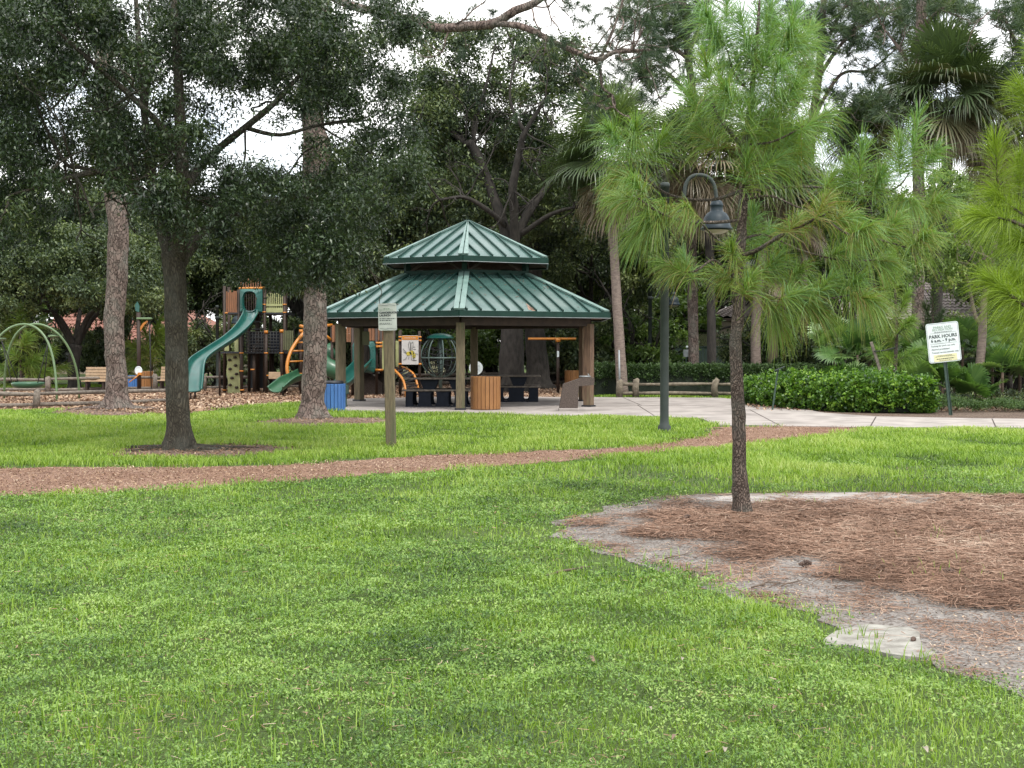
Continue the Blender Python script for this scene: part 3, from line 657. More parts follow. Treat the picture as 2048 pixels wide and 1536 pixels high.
def dashes(b, x0, w, z, o, Xv, Yv, n, r, h=.012):
    """rows of tiny worn-away print"""
    x = x0
    while x < x0 + w:
        k = r.uniform(.012, .05); k = min(k, x0 + w - x)
        p = Vector(o) + Vector(Xv) * (x + k / 2) + Vector(Yv) * z
        M3 = Matrix((Vector(Xv), Vector(Yv).cross(Vector(Xv)) * -1, Vector(Yv))).transposed()
        b.box(p, (k, .0015, h), ax=M3); x += k + .009
def build_canoe():
    d = 22.7; c = GD(782, d); lean = Vector((-.022, 0, 1)).normalized(); mm = d / F
    t = thing('launch_sign', 'pale weathered canoe and kayak launch sign on a square wooden post', 'sign', c)
    top = c + lean * (Z(607, d)); b = MB(); b.beam(c - lean * .05, top, .165, .165, up=(0, 1, 0), bev=.015); b.build('post', M['wood'], t)
    Xv = Vector((1, 0, .022)).normalized(); Yv = lean
    o = c + lean * (Z(634, d)); o.y -= .105; pw, ph = 36.5 * mm, 54 * mm
    b = MB(); b.prism(rrect(pw, ph, .025), o, Xv, Yv, .012); pl = b.build('panel', M['signpale'], t)
    y = -.0075; Oy = Vector((0, y, 0)); L = -pw / 2 + .02
    lettering('CANOE/KAYAK', .045, o + Oy + Xv * L + Yv * .055, Xv, Yv, M['ink'], pl, bold=.0028)
    lettering('LAUNCH', .045, o + Oy + Xv * L + Yv * .010, Xv, Yv, M['ink'], pl, bold=.0028)
    r = np.random.default_rng(1); b = MB()
    for z, w, h in ((-.03, .26, .013), (-.058, .20, .013), (-.105, .17, .008), (-.122, .20, .009)): dashes(b, L, w, z, o + Oy, Xv, Yv, 1, r, h)
    b.build('worn_print', M['ink'], pl)
    b = MB(); dashes(b, L, .22, .115, o + Oy, Xv, Yv, 1, r, .008); dashes(b, L + .07, .1, .135, o + Oy, Xv, Yv, 1, r, .012); b.build('worn_heading', M['inkgreen'], pl)
    for s in (1, -1):
        b = MB(); pts = [o + Vector((0, -.009, 0)) + Xv * x + Yv * (s * (ph / 2 - .03) + .006 * sin(x * 40)) for x in np.linspace(-pw / 2 + .02, pw / 2 - .01, 16)]; b.tube(pts, .0022, 5); b.build('border_scuff', M['ink'], pl)
    for s in (1, -1): MB().cyl(o + Yv * s * (ph / 2 - .035) - Vector((0, .006, 0)), o + Yv * s * (ph / 2 - .035) - Vector((0, .014, 0)), .009, 8).build('bolt', M['galv'], t)
build_canoe()
def build_hours():
    d = 33.2; c = GD(1902, d); mm = d / F
    t = thing('hours_sign', 'white tilted park hours sign on a leaning dark green post', 'sign', c)
    s = 1; lean = Vector((-.115, 0, 1)).normalized(); top = c + lean * Z(655, d); b = MB()
    b.beam(c, top, .05, .022, up=(0, 1, 0)); b.beam(c + Vector((.035, -.012, 0)), top + Vector((.035, -.012, 0)), .012, .04, up=(0, 1, 0)); b.beam(c + Vector((-.035, -.012, 0)), top + Vector((-.035, -.012, 0)), .012, .04, up=(0, 1, 0)); b.build('post', M['greensteel'], t)
    a = radians(6.3); Xv = Vector((cos(a), 0, sin(a))); Yv = Vector((-sin(a), 0, cos(a)))
    o = P(1885.5, 684.5, d); o.y -= .06; pw, ph = 65 * mm, 79 * mm
    b = MB(); b.prism(rrect(pw, ph, .06), o, Xv, Yv, .012); pl = b.build('panel', M['signwhite'], t)
    Oy = o + Vector((0, -.0085, 0)); b = MB(); pts = [Oy + Xv * p[0] + Yv * p[1] for p in rrect(pw - .04, ph - .04, .045)]; b.tube(pts + [pts[0]], .0028, 5); 
    for z in (ph * .5 - .245, ph * .5 - .50): b.beam(Oy - Xv * (pw / 2 - .07) + Yv * z, Oy + Xv * (pw / 2 - .07) + Yv * z, .003, .006, up=(0, 1, 0))
    b.build('border_line', M['ink'], pl)
    def L(tx, sz, z, m='ink', bold=0, al='CENTER', x=0): lettering(tx, sz, Oy + Xv * x + Yv * (ph / 2 - z), Xv, Yv, M[m], pl, bold=bold, align=al)
    L('PARKS AND', .082, .135, 'inkgreen'); L('RECREATION', .082, .195, 'inkgreen')
    L('PARK HOURS', .113, .365, 'ink', .0035); L('6 a.m. - 9 p.m.', .105, .46, 'ink', .0035)
    L('\u00b7 Parking for park use only', .057, .575, 'ink', 0, 'LEFT', -pw / 2 + .055); L('\u00b7 Alcohol prohibited', .057, .655, 'ink', 0, 'LEFT', -pw / 2 + .055)
    L('\u00b7 Trained service animals only', .057, .735, 'ink', 0, 'LEFT', -pw / 2 + .055)
    b = MB(); b.prism(rrect(.56, .17, .004), Oy + Yv * (-ph / 2 + .105) + Xv * .01, Xv, Yv, .004); st = b.build('sticker', M['sticker'], pl)
    r = np.random.default_rng(2); b = MB()
    for z, w, h in ((.165, .36, .010), (.142, .46, .010), (.085, .42, .018), (.045, .3, .008)): dashes(b, -w / 2, w, -ph / 2 + z, Oy + Vector((0, -.004, 0)), Xv, Yv, 1, r, h)
    b.build('worn_print', M['ink'], st)
    b = MB(); dashes(b, -.2, .42, ph / 2 - .225, Oy, Xv, Yv, 1, r, .012); b.build('worn_subtitle', M['ink'], pl)
build_hours()

def lamp(u, d, vtop, scale, m, label, name='street_lamp', arm=True, side=1, gap=1.0):
    c = GD(u, d); t = thing(name, label, 'lamp post', c, 'lamp posts of the park'); H = Z(vtop, d); s = scale; r = .085 * s
    b = MB(); b.lathe(c, [(r * 1.5, 0), (r * 1.5, .12), (r * 1.08, .16), (r, .3), (r * .95, H - .1), (r * 1.05, H - .1), (r * 1.05, H - .02), (r * .8, H), (0, H + .01)], 24); b.build('pole', m, t)
    def q(du, dv): return c + Vector((side * du * s * .0097, 0, H - dv * s * .0097))   # offsets in hero-lamp photo pixels
    path = smoothpath([q(4, 62), q(20, 62), q(34, 52), q(38, 30), q(41, 5), q(52, -11), q(70, -15), q(88, -9), q(99, 8), q(103, 36)], 5)
    b = MB(); b.tube(path, .036 * s, 12); b.build('gooseneck', m, t)
    b = MB(); b.cyl(q(0, 55), q(0, 70), r * 1.35, 16); b.build('clamp', m, t)
    o = q(103, 92); k = .0097 * s; pr = [(r_ * k, -z * k) for r_, z in ((3, -58), (10, -55), (13, -48), (13.5, -46), (12.5, -45), (12.5, -36), (14, -34), (20, -30), (25, -22), (27, -12), (27.5, -7), (29, -6), (29, -4), (33, 0), (32, 2), (27, 0), (24, -8))]
    sh = MB().lathe(o, pr, 32).build('lamp_shade', M['lampblue'] if s > .5 else m, t)
    b = MB(); b.lathe(o, [(24 * k, -3 * k), (22 * k, -6 * k), (12 * k, -10 * k), (0, -11 * k)], 24); b.build('lens', M['lens'], sh)
    return t
lamp(1329, 26.5, 365, 1.0, M['lampgreen'], 'tall grey green lamp post with a bell lamp in front of the gazebo corner')
lamp(1300, 56, 568, .95, M['lampgreen'], 'distant dark bell lamp seen just right of the tall lamp post')
lamp(435, 55, 611, .80, M['lampgreen'], 'slim grey lamp post behind the long teal slide')

# ---------------------------------------------------------------- fences
def rail_fence(name, posts, hpost, rails, label, mp='splitwood', pr=.1, rr=.06, skip=(), grp=None):
    """posts: (u, d) list"""
    c = GD(*posts[0]); t = thing(name, label, 'fence', c, grp); pts = [GD(*p) for p in posts]; r = np.random.default_rng(len(posts) * 7 + int(abs(posts[0][0])))
    for i, p in enumerate(pts):
        b = MB(); h = hpost * r.uniform(.95, 1.06); b.tube([p, p + Vector((r.normal(0, .01), 0, h * .6)), p + Vector((r.normal(0, .02), 0, h - .03)), p + Vector((0, 0, h))], [pr * 1.05, pr, pr * .95, pr * .55], 9, wob=.15, wf=6); b.build('post', M[mp], t)
    for i in range(len(pts) - 1):
        if i in skip: continue
        for z in rails:
            p, q = pts[i] + Vector((0, 0, z + r.normal(0, .01))), pts[i + 1] + Vector((0, 0, z + r.normal(0, .015)))
            mid = (p + q) / 2 + Vector((0, 0, r.normal(0, .015))); b = MB(); b.tube([p, p.lerp(mid, .5), mid, mid.lerp(q, .5), q], [rr * .8, rr, rr * 1.1, rr, rr * .8], 7, wob=.25, wf=5); b.build('rail', M[mp], t)
    return t
rail_fence('split_rail_fence', [(1239, 44.6), (1272, 44.6), (1430, 44.6), (1585, 44.9)], .62, (.16, .46), 'pale split rail fence in front of the clipped hedge right of the gazebo', pr=.11, rr=.055)
rail_fence('timber_fence', [(-110, 36.4), (72, 36.9), (352, 40.8)], .52, (.10, .38), 'low grey timber rail fence beside the grass at the left', 'greywood', pr=.095, rr=.06)
rail_fence('timber_fence', [(-60, 49), (95, 49.2), (310, 51.5), (408, 52), (560, 53), (760, 56), (968, 60), (1075, 60), (1190, 60)], .62, (.14, .50), 'long low timber rail fence running behind the playground', 'greywood', pr=.10, rr=.055)
def board_fence():
    d = 58; t = thing('board_fence', 'dark green board fence with lattice top behind the clipped hedge', 'fence', GD(1390, d)); r = np.random.default_rng(3)
    for u0, u1 in ((1300, 1368), (1396, 1428), (1430, 1462)):
        b = MB(); u = u0
        while u < u1: px(b, u, min(u + 6.2, u1), 694 + r.normal(0, .3), 765, d, .03); u += 6.8
        b.build('board_panel', M['fencegreen'], t)
        b = MB(); px(b, u0, u1, 692, 694, d - .03, .09); b.build('cap_rail', M['fencegreen'], t)
    b = MB(); d2 = d + .03; z0, z1 = Z(692, d2), Z(668, d2)
    for u in np.arange(1290, 1470, 4.2):
        b.beam((X(u, d2), d2, z0), (X(u, d2) + (z1 - z0), d2, z1), .02, .035, up=(0, 1, 0)); b.beam((X(u, d2), d2 + .02, z1), (X(u, d2) + (z1 - z0), d2 + .02, z0), .02, .035, up=(0, 1, 0))
    b.build('lattice', M['olivedark'], t)
board_fence()
# small things by the hedge
t = thing('marker_pole', 'thin grey metal pole standing at the end of the split rail fence', 'pole', GD(1240, 45)); MB().tube([GD(1240, 45), P(1238, 700, 45)], [.035, .03], 8).build('pipe', M['galv'], t); MB().cyl(P(1240, 770, 45), P(1240, 766, 45), .06, 10).build('collar', M['galv'], t)
t = thing('warning_sign', 'small square sign on a short post in front of the green board fence', 'sign', GD(1372, 55)); b = MB(); px(b, 1371, 1374, 708, 775, 55, .04); b.build('post', M['greensteel'], t); b = MB(); px(b, 1367, 1378, 699, 714, 54.9, .03); b.build('panel', M['galv'], t); MB().lathe(P(1374, 694, 55), [(0, .06), (.045, .035), (.055, 0), (.045, -.035), (0, -.06)], 10).build('light_globe', M['signwhite'], t)
t = thing('plant_marker', 'slim green plant label stake leaning in the bright hedge', 'marker', GD(1545, 35.5)); MB().beam(GD(1545, 35.5), P(1556, 738, 35.5), .04, .03, up=(0, 1, 0)).build('stake', M['greensteel'], t); MB().beam(P(1549, 741, 35.4), P(1569, 733, 35.4), .18, .012, up=(0, 0, 1)).build('plate', M['lampgreen'], t)

# ---------------------------------------------------------------- benches
def bench(u, d, L, label, faces=1):
    c = GD(u, d); t = thing('park_bench', label, 'bench', c, 'slatted park benches'); b = MB()
    for i in range(5):
        z = .44 + .11 * i; b.box(c + Vector((0, .22 + .035 * i, z)), (L, .03, .095), bev=.008)
    b.build('backrest', M['bench'], t); b = MB()
    for i in range(4): b.box(c + Vector((0, -.2 + .12 * i, .42)), (L, .10, .035), bev=.008)
    b.build('seat', M['bench'], t)
    for s in (-1, 1):
        b = MB(); b.box(c + Vector((s * L * .32, 0, .2)), (.07, .4, .40)); b.beam(c + Vector((s * L * .32, .23, .4)), c + Vector((s * L * .32, .39, .9)), .05, .04); b.build('leg', M['brownsteel'], t)
bench(192, 50, .95, 'tan slatted bench left of the left pine trunk')
bench(334, 51, .62, 'tan slatted bench partly hidden behind the oak trunk')
# ---------------------------------------------------------------- playground
def trough(b, path, w, dep, th=.035, n=9, lip=.04):
    """open chute swept along path; w: widths, dep: wall heights"""
    pts = [Vector(p) for p in path]; m = len(pts); w = list(w); rings = []
    for i in range(m):
        T = (pts[min(i + 1, m - 1)] - pts[max(i - 1, 0)]).normalized(); S = T.cross(Vector((0, 0, 1))).normalized(); U = S.cross(T)
        hw = w[i] / 2; dp = dep[i]; prof = [(-hw - lip, dp * .96), (-hw, dp)]
        for k in range(n): a = pi + pi * (k / (n - 1)); prof.append((hw * .97 * cos(a), dp * .75 * (1 + sin(a)) if True else 0))
        prof += [(hw, dp), (hw + lip, dp * .96)]
        outer = [(x * 1.0 + (th if x > 0 else -th) * .6, z - th) for x, z in reversed(prof)]
        rings.append([pts[i] + S * x + U * z for x, z in prof + outer])
    k = len(rings[0]); vs = [p for r_ in rings for p in r_]; fs = []
    for i in range(m - 1):
        for j in range(k): j2 = (j + 1) % k; fs.append((i * k + j, (i + 1) * k + j, (i + 1) * k + j2, i * k + j2))
    fs.append(tuple(range(k))); fs.append(tuple((m - 1) * k + j for j in reversed(range(k))))
    return b.add(vs, fs, True)
def hood(b, u0, u1, v0, v1, hu0, hu1, hv0, hv1, d, th=.14):
    """moulded slide entrance: slab with an arched opening"""
    m = 28; cx, cz = X((hu0 + hu1) / 2, d), (Z(hv0, d) + Z(hv1, d)) / 2; rx, rz = abs(X(hu1, d) - X(hu0, d)) / 2, (Z(hv0, d) - Z(hv1, d)) / 2
    x0, x1, z0, z1 = X(u0, d), X(u1, d), Z(v1, d), Z(v0, d); inner, outer = [], []
    for k in range(m):
        a = 2 * pi * k / m + pi / 4; c, s = cos(a), sin(a); inner.append((cx + rx * math.copysign(abs(c) ** .7, c), cz + rz * math.copysign(abs(s) ** .7, s)))
        mx, mz = (x0 + x1) / 2, (z0 + z1) / 2; f = 1 / max(abs(c) / ((x1 - x0) / 2), abs(s) / ((z1 - z0) / 2)); outer.append((mx + c * f, mz + s * f))
    L = [[Vector((p[0], d, p[1])) for p in inner], [Vector((p[0] * .92 + cx * .08 if 0 else p[0], d - .1, p[1])) for p in [(cx + (q[0] - cx) * 1.14, cz + (q[1] - cz) * 1.08) for q in inner]], [Vector((p[0], d, p[1])) for p in outer], [Vector((p[0], d + th, p[1])) for p in outer], [Vector((p[0], d + th, p[1])) for p in inner]]
    vs = [p for r_ in L for p in r_]; fs = []
    for (a, c) in ((0, 1), (1, 2), (2, 3), (3, 4), (4, 0)):
        for k in range(m): k2 = (k + 1) % m; fs.append((a * m + k, a * m + k2, c * m + k2, c * m + k))
    return b.add(vs, fs, False)
def pickets(b, u0, u1, v0, v1, d, n, th=.04, duty=.6, jit=0, seed=0):
    r = np.random.default_rng(seed); w = (u1 - u0) / n
    for i in range(n): px(b, u0 + w * i, u0 + w * (i + duty), v0 + r.uniform(0, jit), v1, d, th)
    return b
def build_tower():
    dF, dB = 49.6, 51.6; c = GD(505, dF)
    t = thing('play_tower', 'tall play tower with a long teal slide and brown posts behind the trees', 'play structure', c)
    def post(u, vt, d, w=6.4, cap=None):
        p = MB().tube([GD(u, d), P(u, vt, d)], w * d / F / 2, 12).build('post', M['brownsteel'], t)
        if cap: MB().tube([P(u, vt + 5, d), P(u, vt - 1, d)], w * d / F * .62, 12).build('cap', M['orange'], p)
    for u, vt, d, cap in ((449, 572, dF, 0), (458, 574, dB, 0), (478, 579, dF, 0), (529, 579, dF, 0), (541, 582, dB, 0), (569, 583, dF, 0), (572, 584, dB, 0), (483, 664, dF - 1.3, 1), (532, 662, dF - 1.3, 1), (563, 660, dF - 1.3, 1), (602, 660, dF - 1.3, 1), (498, 650, dF + .7, 0), (508, 690, dF - 1, 0), (600, 662, dB, 0), (545, 700, dB, 0)): post(u, vt, d, 6.4, cap)
    post(515, 585, dF + 1, 9)
    b = MB(); b.box((X(510, dF), (dF + dB) / 2, Z(626.5, dF)), (X(572, dF) - X(446, dF), dB - dF + .1, .06)); b.build('upper_deck', M['black'], t)
    b = MB(); b.box((X(528, dF), dF + .4, Z(705, dF)), (X(608, dF) - X(450, dF), 3.2, .06)); b.build('lower_deck', M['black'], t)
    pickets(MB(), 452, 475, 580, 624, dF, 6, .06, .8, 5, 1).build('slat_panel', M['brick'], t)
    b = MB(); px(b, 446, 476, 624, 627.5, dF - .03, .08); b.build('panel_rail', M['brick'], t)
    b = pickets(MB(), 534, 568, 586, 625, dF, 9, .04, .5); px(b, 533, 569, 608, 612, dF - .03, .03); px(b, 533, 569, 616, 625, dF - .02, .03); b.build('railing_panel', M['olive'], t)
    pickets(MB(), 566, 588, 661, 700, dF - 1.3, 6, .04, .62).build('railing_panel', M['olivedark'], t)
    pickets(MB(), 482, 526, 556, 577, dB, 9, .04, .35, 9, 4).build('crown_pickets', M['brick'], t)
    b = MB(); b.tube([P(478, 577, dF), P(529, 576, dF)], .045, 8); b.build('top_bar', M['orange'], t)
    b = MB(); pickets(b, 488, 512, 588, 625, dB, 5, .03, .3); b.build('back_bars', M['brownsteel'], t)
    for u0, u1, v0, v1 in ((449, 458, 679, 702), (469, 477, 670, 704)):
        b = MB(); px(b, u0, u1, v0, v1, dF - .6, .05, .01); b.build('side_panel', M['olive'], t)
    # rope net walls of the lower deck
    b = MB(); d = dF - 1.25
    for u in np.arange(487, 561, 6): b.tube([P(u, 664, d), P(u, 704, d)], .018, 5)
    for v in np.arange(664, 704, 6): b.tube([P(485, v, d), P(562, v, d)], .018, 5)
    b.build('rope_net', M['rope'], t)
    b = MB(); px(b, 497, 530, 664, 703, dF + 1, .03); px(b, 540, 560, 664, 703, dF + 1, .03); b.build('mesh_screen', M['navy'], t)
    b = MB(); px(b, 500, 530, 707, 776, dF + 1.2, .1); b.build('trunk_panel', M['black'], t)
    for v in (642, 657, 672, 690): b = MB(); px(b, 502, 530, v, v + 2.5, dF + .8, .3); b.build('stair_tread', M['black'], t)
    # climbing wall
    out = [(453, 705), (478, 705), (480, 722), (478, 745), (481, 765), (480, 787), (455, 787), (456, 762), (453, 742), (455, 724)]
    dw = dF - .9; o = GD(467, dw); b = MB(); b.prism([(X(u, dw) - o.x, Z(v, dw)) for u, v in out], o, (1, 0, 0), (0, 0, 1), .06); w = b.build('climbing_wall', M['olive'], t)
    for (u, v) in ((459, 720), (470, 715), (471, 731), (460, 738), (473, 748), (464, 756), (460, 770), (473, 775)):
        b = MB(); p = P(u, v, dw - .06); b.lathe(p, [(0, -.05), (.06, -.03), (.07, 0), (.04, .045), (0, .05)], 8); b.build('hold', M['brownsteel'], w)
    b = MB(); px(b, 537, 561, 744, 758, dF - 1.35, .05, .01); b.build('activity_panel', M['bench'], t)
    for u0, u1 in ((531, 537), (561, 574)): b = MB(); px(b, u0, u1, 749.5, 752, dF - 1.35, .05); b.build('bracket', M['orange'], t)
    for (u, v) in ((449, 706), (483, 706), (532, 706), (563, 706), (483, 742), (484, 780), (449, 780), (505, 739), (453, 626), (528, 624), (528, 609), (569, 609), (569, 625)):
        dd = dF - (1.3 if v > 640 and u > 480 else 0); MB().tube([P(u, v + 1.2, dd), P(u, v - 1.2, dd)], .075, 12).build('clamp', M['orange'], t)
    # orange curved climber on the right
    path = smoothpath([P(609, 664, dF - 1.4), P(592, 685, 47.9), P(580, 707, 47.6), P(574, 735, 47.4), P(580, 766, 47.3)], 5); MB().tube(path, .062, 10).build('climber_arch', M['orange'], t)
    path2 = [p + Vector((.5, .9, .02)) for p in path]; MB().tube(path2, .05, 10).build('climber_arch', M['orange'], t)
    for k in (5, 9, 13, 17): MB().cyl(path[k], path2[k] + Vector((.2, 0, 0)), .03, 8).build('rung', M['orange'], t)
    # long slide
    sl = [(502, 625, 49.3), (501, 630, 48.9), (499, 640, 48.3), (487, 660, 47.6), (463, 681, 46.8), (436, 699, 46.0), (410, 716, 45.2), (397, 728, 44.6), (391, 742, 44.0), (388, 757, 43.5), (386, 772, 43.1), (384, 783, 42.8)]
    pts = smoothpath([P(u, v, d) for u, v, d in sl], 5); m = len(pts); b = MB(); trough(b, pts, lerp_list([.42, .44, .46, .46, .46, .46, .47, .48, .52, .55, .56, .54], m), lerp_list([.12, .2, .22, .22, .2, .2, .2, .22, .25, .26, .22, .10], m)); s = b.build('slide', M['teal'], t)
    b = MB(); hood(b, 480.5, 525, 578, 625, 488, 513, 584, 622, dF - .15); b.build('slide_hood', M['teal'], t)
    for u, v, d in ((381, 786, 42.9), (390, 782, 43.6), (439, 703, 46.0)): MB().tube([GD(u, d), P(u, v, d)], .035, 8).build('slide_leg', M['brownsteel'], t)
    # short dark green slide
    pts = smoothpath([P(612, 752, 47.5), (P(596, 760, 46.8)), P(578, 767, 46.2), P(563, 777, 45.8), P(552, 784, 45.5)], 4); m = len(pts); b = MB(); trough(b, pts, lerp_list([.55, .55], m), lerp_list([.26, .26, .2], m)); b.build('slide', M['dkgreen'], t, label='short dark green slide')
    MB().tube([GD(566, 46), P(566, 778, 46)], .04, 8).build('slide_leg', M['brownsteel'], t)
    b = MB(); px(b, 545, 561, 759, 782, dF - .9, .3, .03); b.build('storage_box', M['navy'], t)
    MB().tube(smoothpath([P(601, 652, 47.9), P(610, 655, 47.5), P(614, 662, 47.2)], 4), .06, 8).build('grab_bar', M['orange'], t)
build_tower()
def build_play2():
    d = 46.6; dB = 48.6; t = thing('play_structure', 'smaller play structure with teal tunnel hood and slide seen through the gazebo', 'play structure', GD(740, d))
    def post(u, vt, d, w=6): MB().tube([GD(u, d), P(u, vt, d)], w * d / F / 2, 12).build('post', M['brownsteel'], t)
    for u, vt, dd in ((664, 652, d), (705, 650, d), (712, 650, dB), (753, 648, d), (762, 648, dB), (774, 648, d), (788, 650, d), (801, 660, dB)): post(u, vt, dd)
    pickets(MB(), 737, 768, 642, 681, dB, 5, .05, .85).build('slat_panel', M['brick'], t)
    pickets(MB(), 770, 786, 642, 714, d, 3, .05, .9).build('slat_panel', M['brick'], t)
    pickets(MB(), 693, 704, 642, 684, d, 2, .05, .8).build('slat_panel', M['brick'], t)
    b = MB(); px(b, 664, 669, 650, 684, d - .1, .2); b.build('end_panel', M['brick'], t)
    b = MB(); b.box((X(745, d), (d + dB) / 2, Z(741, d)), (X(800, d) - X(700, d), dB - d, .06)); b.build('deck', M['black'], t)
    for (u0, u1, v0, v1, m) in ((764, 771, 682, 740, 'olive'), (791, 798.5, 682, 736, 'olive')):
        b = MB(); px(b, u0, u1, v0, v1, d - .1, .05, .01); b.build('side_panel', M[m], t)
    b = MB(); hood(b, 705, 751, 683, 745, 714, 740, 688, 738, d - .15, .3); b.build('slide_hood', M['teal'], t)
    pts = smoothpath([P(728, 735, d - .3), P(720, 743, d - .9), P(708, 756, d - 1.6), P(696, 768, d - 2.2), P(684, 778, d - 2.7), P(672, 784, d - 3.1)], 4); m = len(pts); b = MB(); trough(b, pts, lerp_list([.5, .5], m), lerp_list([.3, .3, .25], m)); b.build('slide', M['teal'], t)
    for v, u0, u1 in ((686, 752, 765), (693, 752, 765), (740, 751, 766), (737, 791, 800)): MB().tube([P(u0, v, d - .15), P(u1, v, d - .15)], .04, 8).build('rail', M['orange'], t)
    for a in ([P(645, 652, d - .3), P(664, 650, d)], [P(645, 667, d - .3), P(655, 674, d - .2), P(664, 681, d)]): MB().tube(a, .05, 8).build('rail', M['orange'], t)
    # spiral green tube part
    b = MB(); pts = []; o = GD(668, d + .4)
    for k in range(15): a = radians(100 + k * 16); pts.append(o + Vector((.42 * cos(a), .42 * sin(a), 1.55 - k * .06)))
    b.tube(pts, .30, 14); b.build('spiral_tube', M['dkgreen'], t)
    # arch climber
    A = smoothpath([P(793, 734, d), P(807, 735, d - .25), P(820, 742, d - .5), P(829, 752, d - .7), P(836, 775, d - .9), P(838, 790, d - .9)], 4); B_ = smoothpath([P(782, 733, d - .3), P(790, 741, d - .7), P(800, 751, d - 1), P(807, 762, d - 1.2), P(811, 779, d - 1.4), P(812, 796, d - 1.4)], 4)
    for q in (A, B_): MB().tube(q, .042, 8).build('climber_arch', M['orange'], t)
    for k in range(1, 20, 2): MB().beam(A[k], B_[k], .10, .03).build('rung', M['black'], t)
    for u, v, dd, s in ((734, 790, 47.5, .5), (766, 792, 48, .42)): 
        b = MB(); o = GD(u, dd); b.lathe(o, [(s, 0), (s * 1.05, .2), (s * .95, .45), (s * .6, .7), (0, .78)], 14)
        b.v = [p + Vector((mnoise.noise(p * 3), mnoise.noise(p * 3 + Vector((5, 0, 0))), mnoise.noise(p * 3 + Vector((0, 5, 0))))) * .12 for p in b.v]; b.build('moulded_rock', M['stone'], t)
build_play2()
def build_bee():
    d = 46.0; t = thing('bee_panel', 'white play panel with an orange heading and a bee drawing', 'panel', GD(820, d))
    for u in (800, 839): MB().tube([GD(u, d + .1), P(u, 662, d + .1)], .05, 10).build('post', M['brownsteel'], t)
    o = P(820.3, 700, d - .02); mm = d / F; b = MB(); b.prism(rrect(33.6 * mm, 58 * mm, .035), o, (1, 0, 0), (0, 0, 1), .03); p = b.build('panel', M['beewhite'], t)
    Xv, Yv = Vector((1, 0, 0)), Vector((0, 0, 1)); q = o - Vector((0, .019, 0)); hd = MB().box(q + Yv * .41, (33.6 * mm - .02, .006, .13)).build('heading', M['orange'], p)
    lettering('Anatomy of a Bee', .052, q + Yv * .395 - Vector((0, .004, 0)), Xv, Yv, M['beewhite'], hd, align='CENTER', bold=.001)
    b = MB()
    for cx, cz, rx, rz in ((-.05, -.12, .085, .07), (.06, -.09, .09, .07), (.13, -.2, .06, .09)): b.prism([(rx * cos(a), rz * sin(a)) for a in np.linspace(0, 2 * pi, 18)[:-1]], q + Xv * cx + Yv * cz, Xv, Yv, .006)
    b.build('bee_body', M['beeyellow'], p)
    b = MB(); k = Vector((0, -.005, 0))
    def ln(*pp, r=.006): b.tube([q + k + Xv * x + Yv * z for x, z in pp], r, 5)
    ln((-.02, -.02), (-.06, .2), (-.01, .30), (.02, .2), (.01, -.02)); ln((.03, -.02), (.03, .22), (.09, .28), (.11, .18), (.06, -.02)); ln((.1, .1), (.18, .1)); ln((.1, .02), (.2, .02))
    ln((-.12, -.1), (-.2, .0), (-.24, .04)); ln((-.12, -.12), (-.22, -.06)); ln((-.08, -.18), (-.15, -.3), (-.2, -.33)); ln((-.03, -.18), (-.06, -.32)); ln((.03, -.16), (.05, -.34), (.1, -.34)); ln((.1, -.28), (.15, -.35)); ln((.16, -.12), (.27, -.14)); ln((-.24, -.33), (-.2, -.33)); ln((.1, -.35), (.22, -.35))
    ln((.02, -.05), (.04, -.16), r=.012); ln((.1, -.04), (.12, -.14), r=.014); ln((.09, -.2), (.18, -.19), r=.012); ln((.1, -.26), (.17, -.26), r=.012)
    b.build('line_drawing', M['ink'], p)
    for v in (674, 681, 728):
        for u0, u1 in ((797, 804), (837, 843)): MB().tube([P(u0, v, d), P(u1, v, d)], .03, 8).build('bracket', M['orange'], t)
build_bee()
def build_netdome():
    d = 53; o = P(881, 713, d); t = thing('net_dome', 'round rope net climber with a green dome cap behind the gazebo tables', 'climbing net', GD(881, d)); R = 39 * d / F
    for k in range(8):
        a = pi * 2 * k / 8 + .2; b = MB(); b.tube([o + Vector((R * sin(f) * cos(a), R * sin(f) * sin(a), R * 1.08 * cos(f))) for f in np.linspace(.15, 2.9, 18)], .026, 7); b.build('hoop', M['netsteel'], t)
    b = MB(); b.tube([o + Vector((R * cos(a), R * sin(a), -.05)) for a in np.linspace(0, 2 * pi, 29)[:-1]], .03, 7, closed=True); b.build('ring', M['netsteel'], t)
    b = MB()
    for f in (1.2, 1.45, 1.75, 2.0, 2.3, 2.55): b.tube([o + Vector((R * .93 * sin(f) * cos(a), R * .93 * sin(f) * sin(a), R * cos(f) + .04 * sin(a * 8))) for a in np.linspace(0, 2 * pi, 33)[:-1]], .016, 5, closed=True)
    for k in range(16):
        a = pi * 2 * k / 16; b.tube([o + Vector((R * .92 * sin(f) * cos(a), R * .92 * sin(f) * sin(a), R * cos(f))) for f in np.linspace(1.15, 2.8, 9)], .014, 5)
    b.build('rope_net', M['rope'], t)
    b = MB(); c = P(881, 676, d); r = 28 * d / F; b.lathe(c, [(r, 0), (r * .97, .02), (r * .8, .10), (r * .5, .165), (0, .195)], 32); b.lathe(c, [(r, 0), (r, -.02), (0, -.02)], 32); b.build('cap', M['teal'], t)
    b = MB(); b.tube([GD(881, d), P(881, 676, d)], .07, 10); b.build('mast', M['netsteel'], t)
build_netdome()
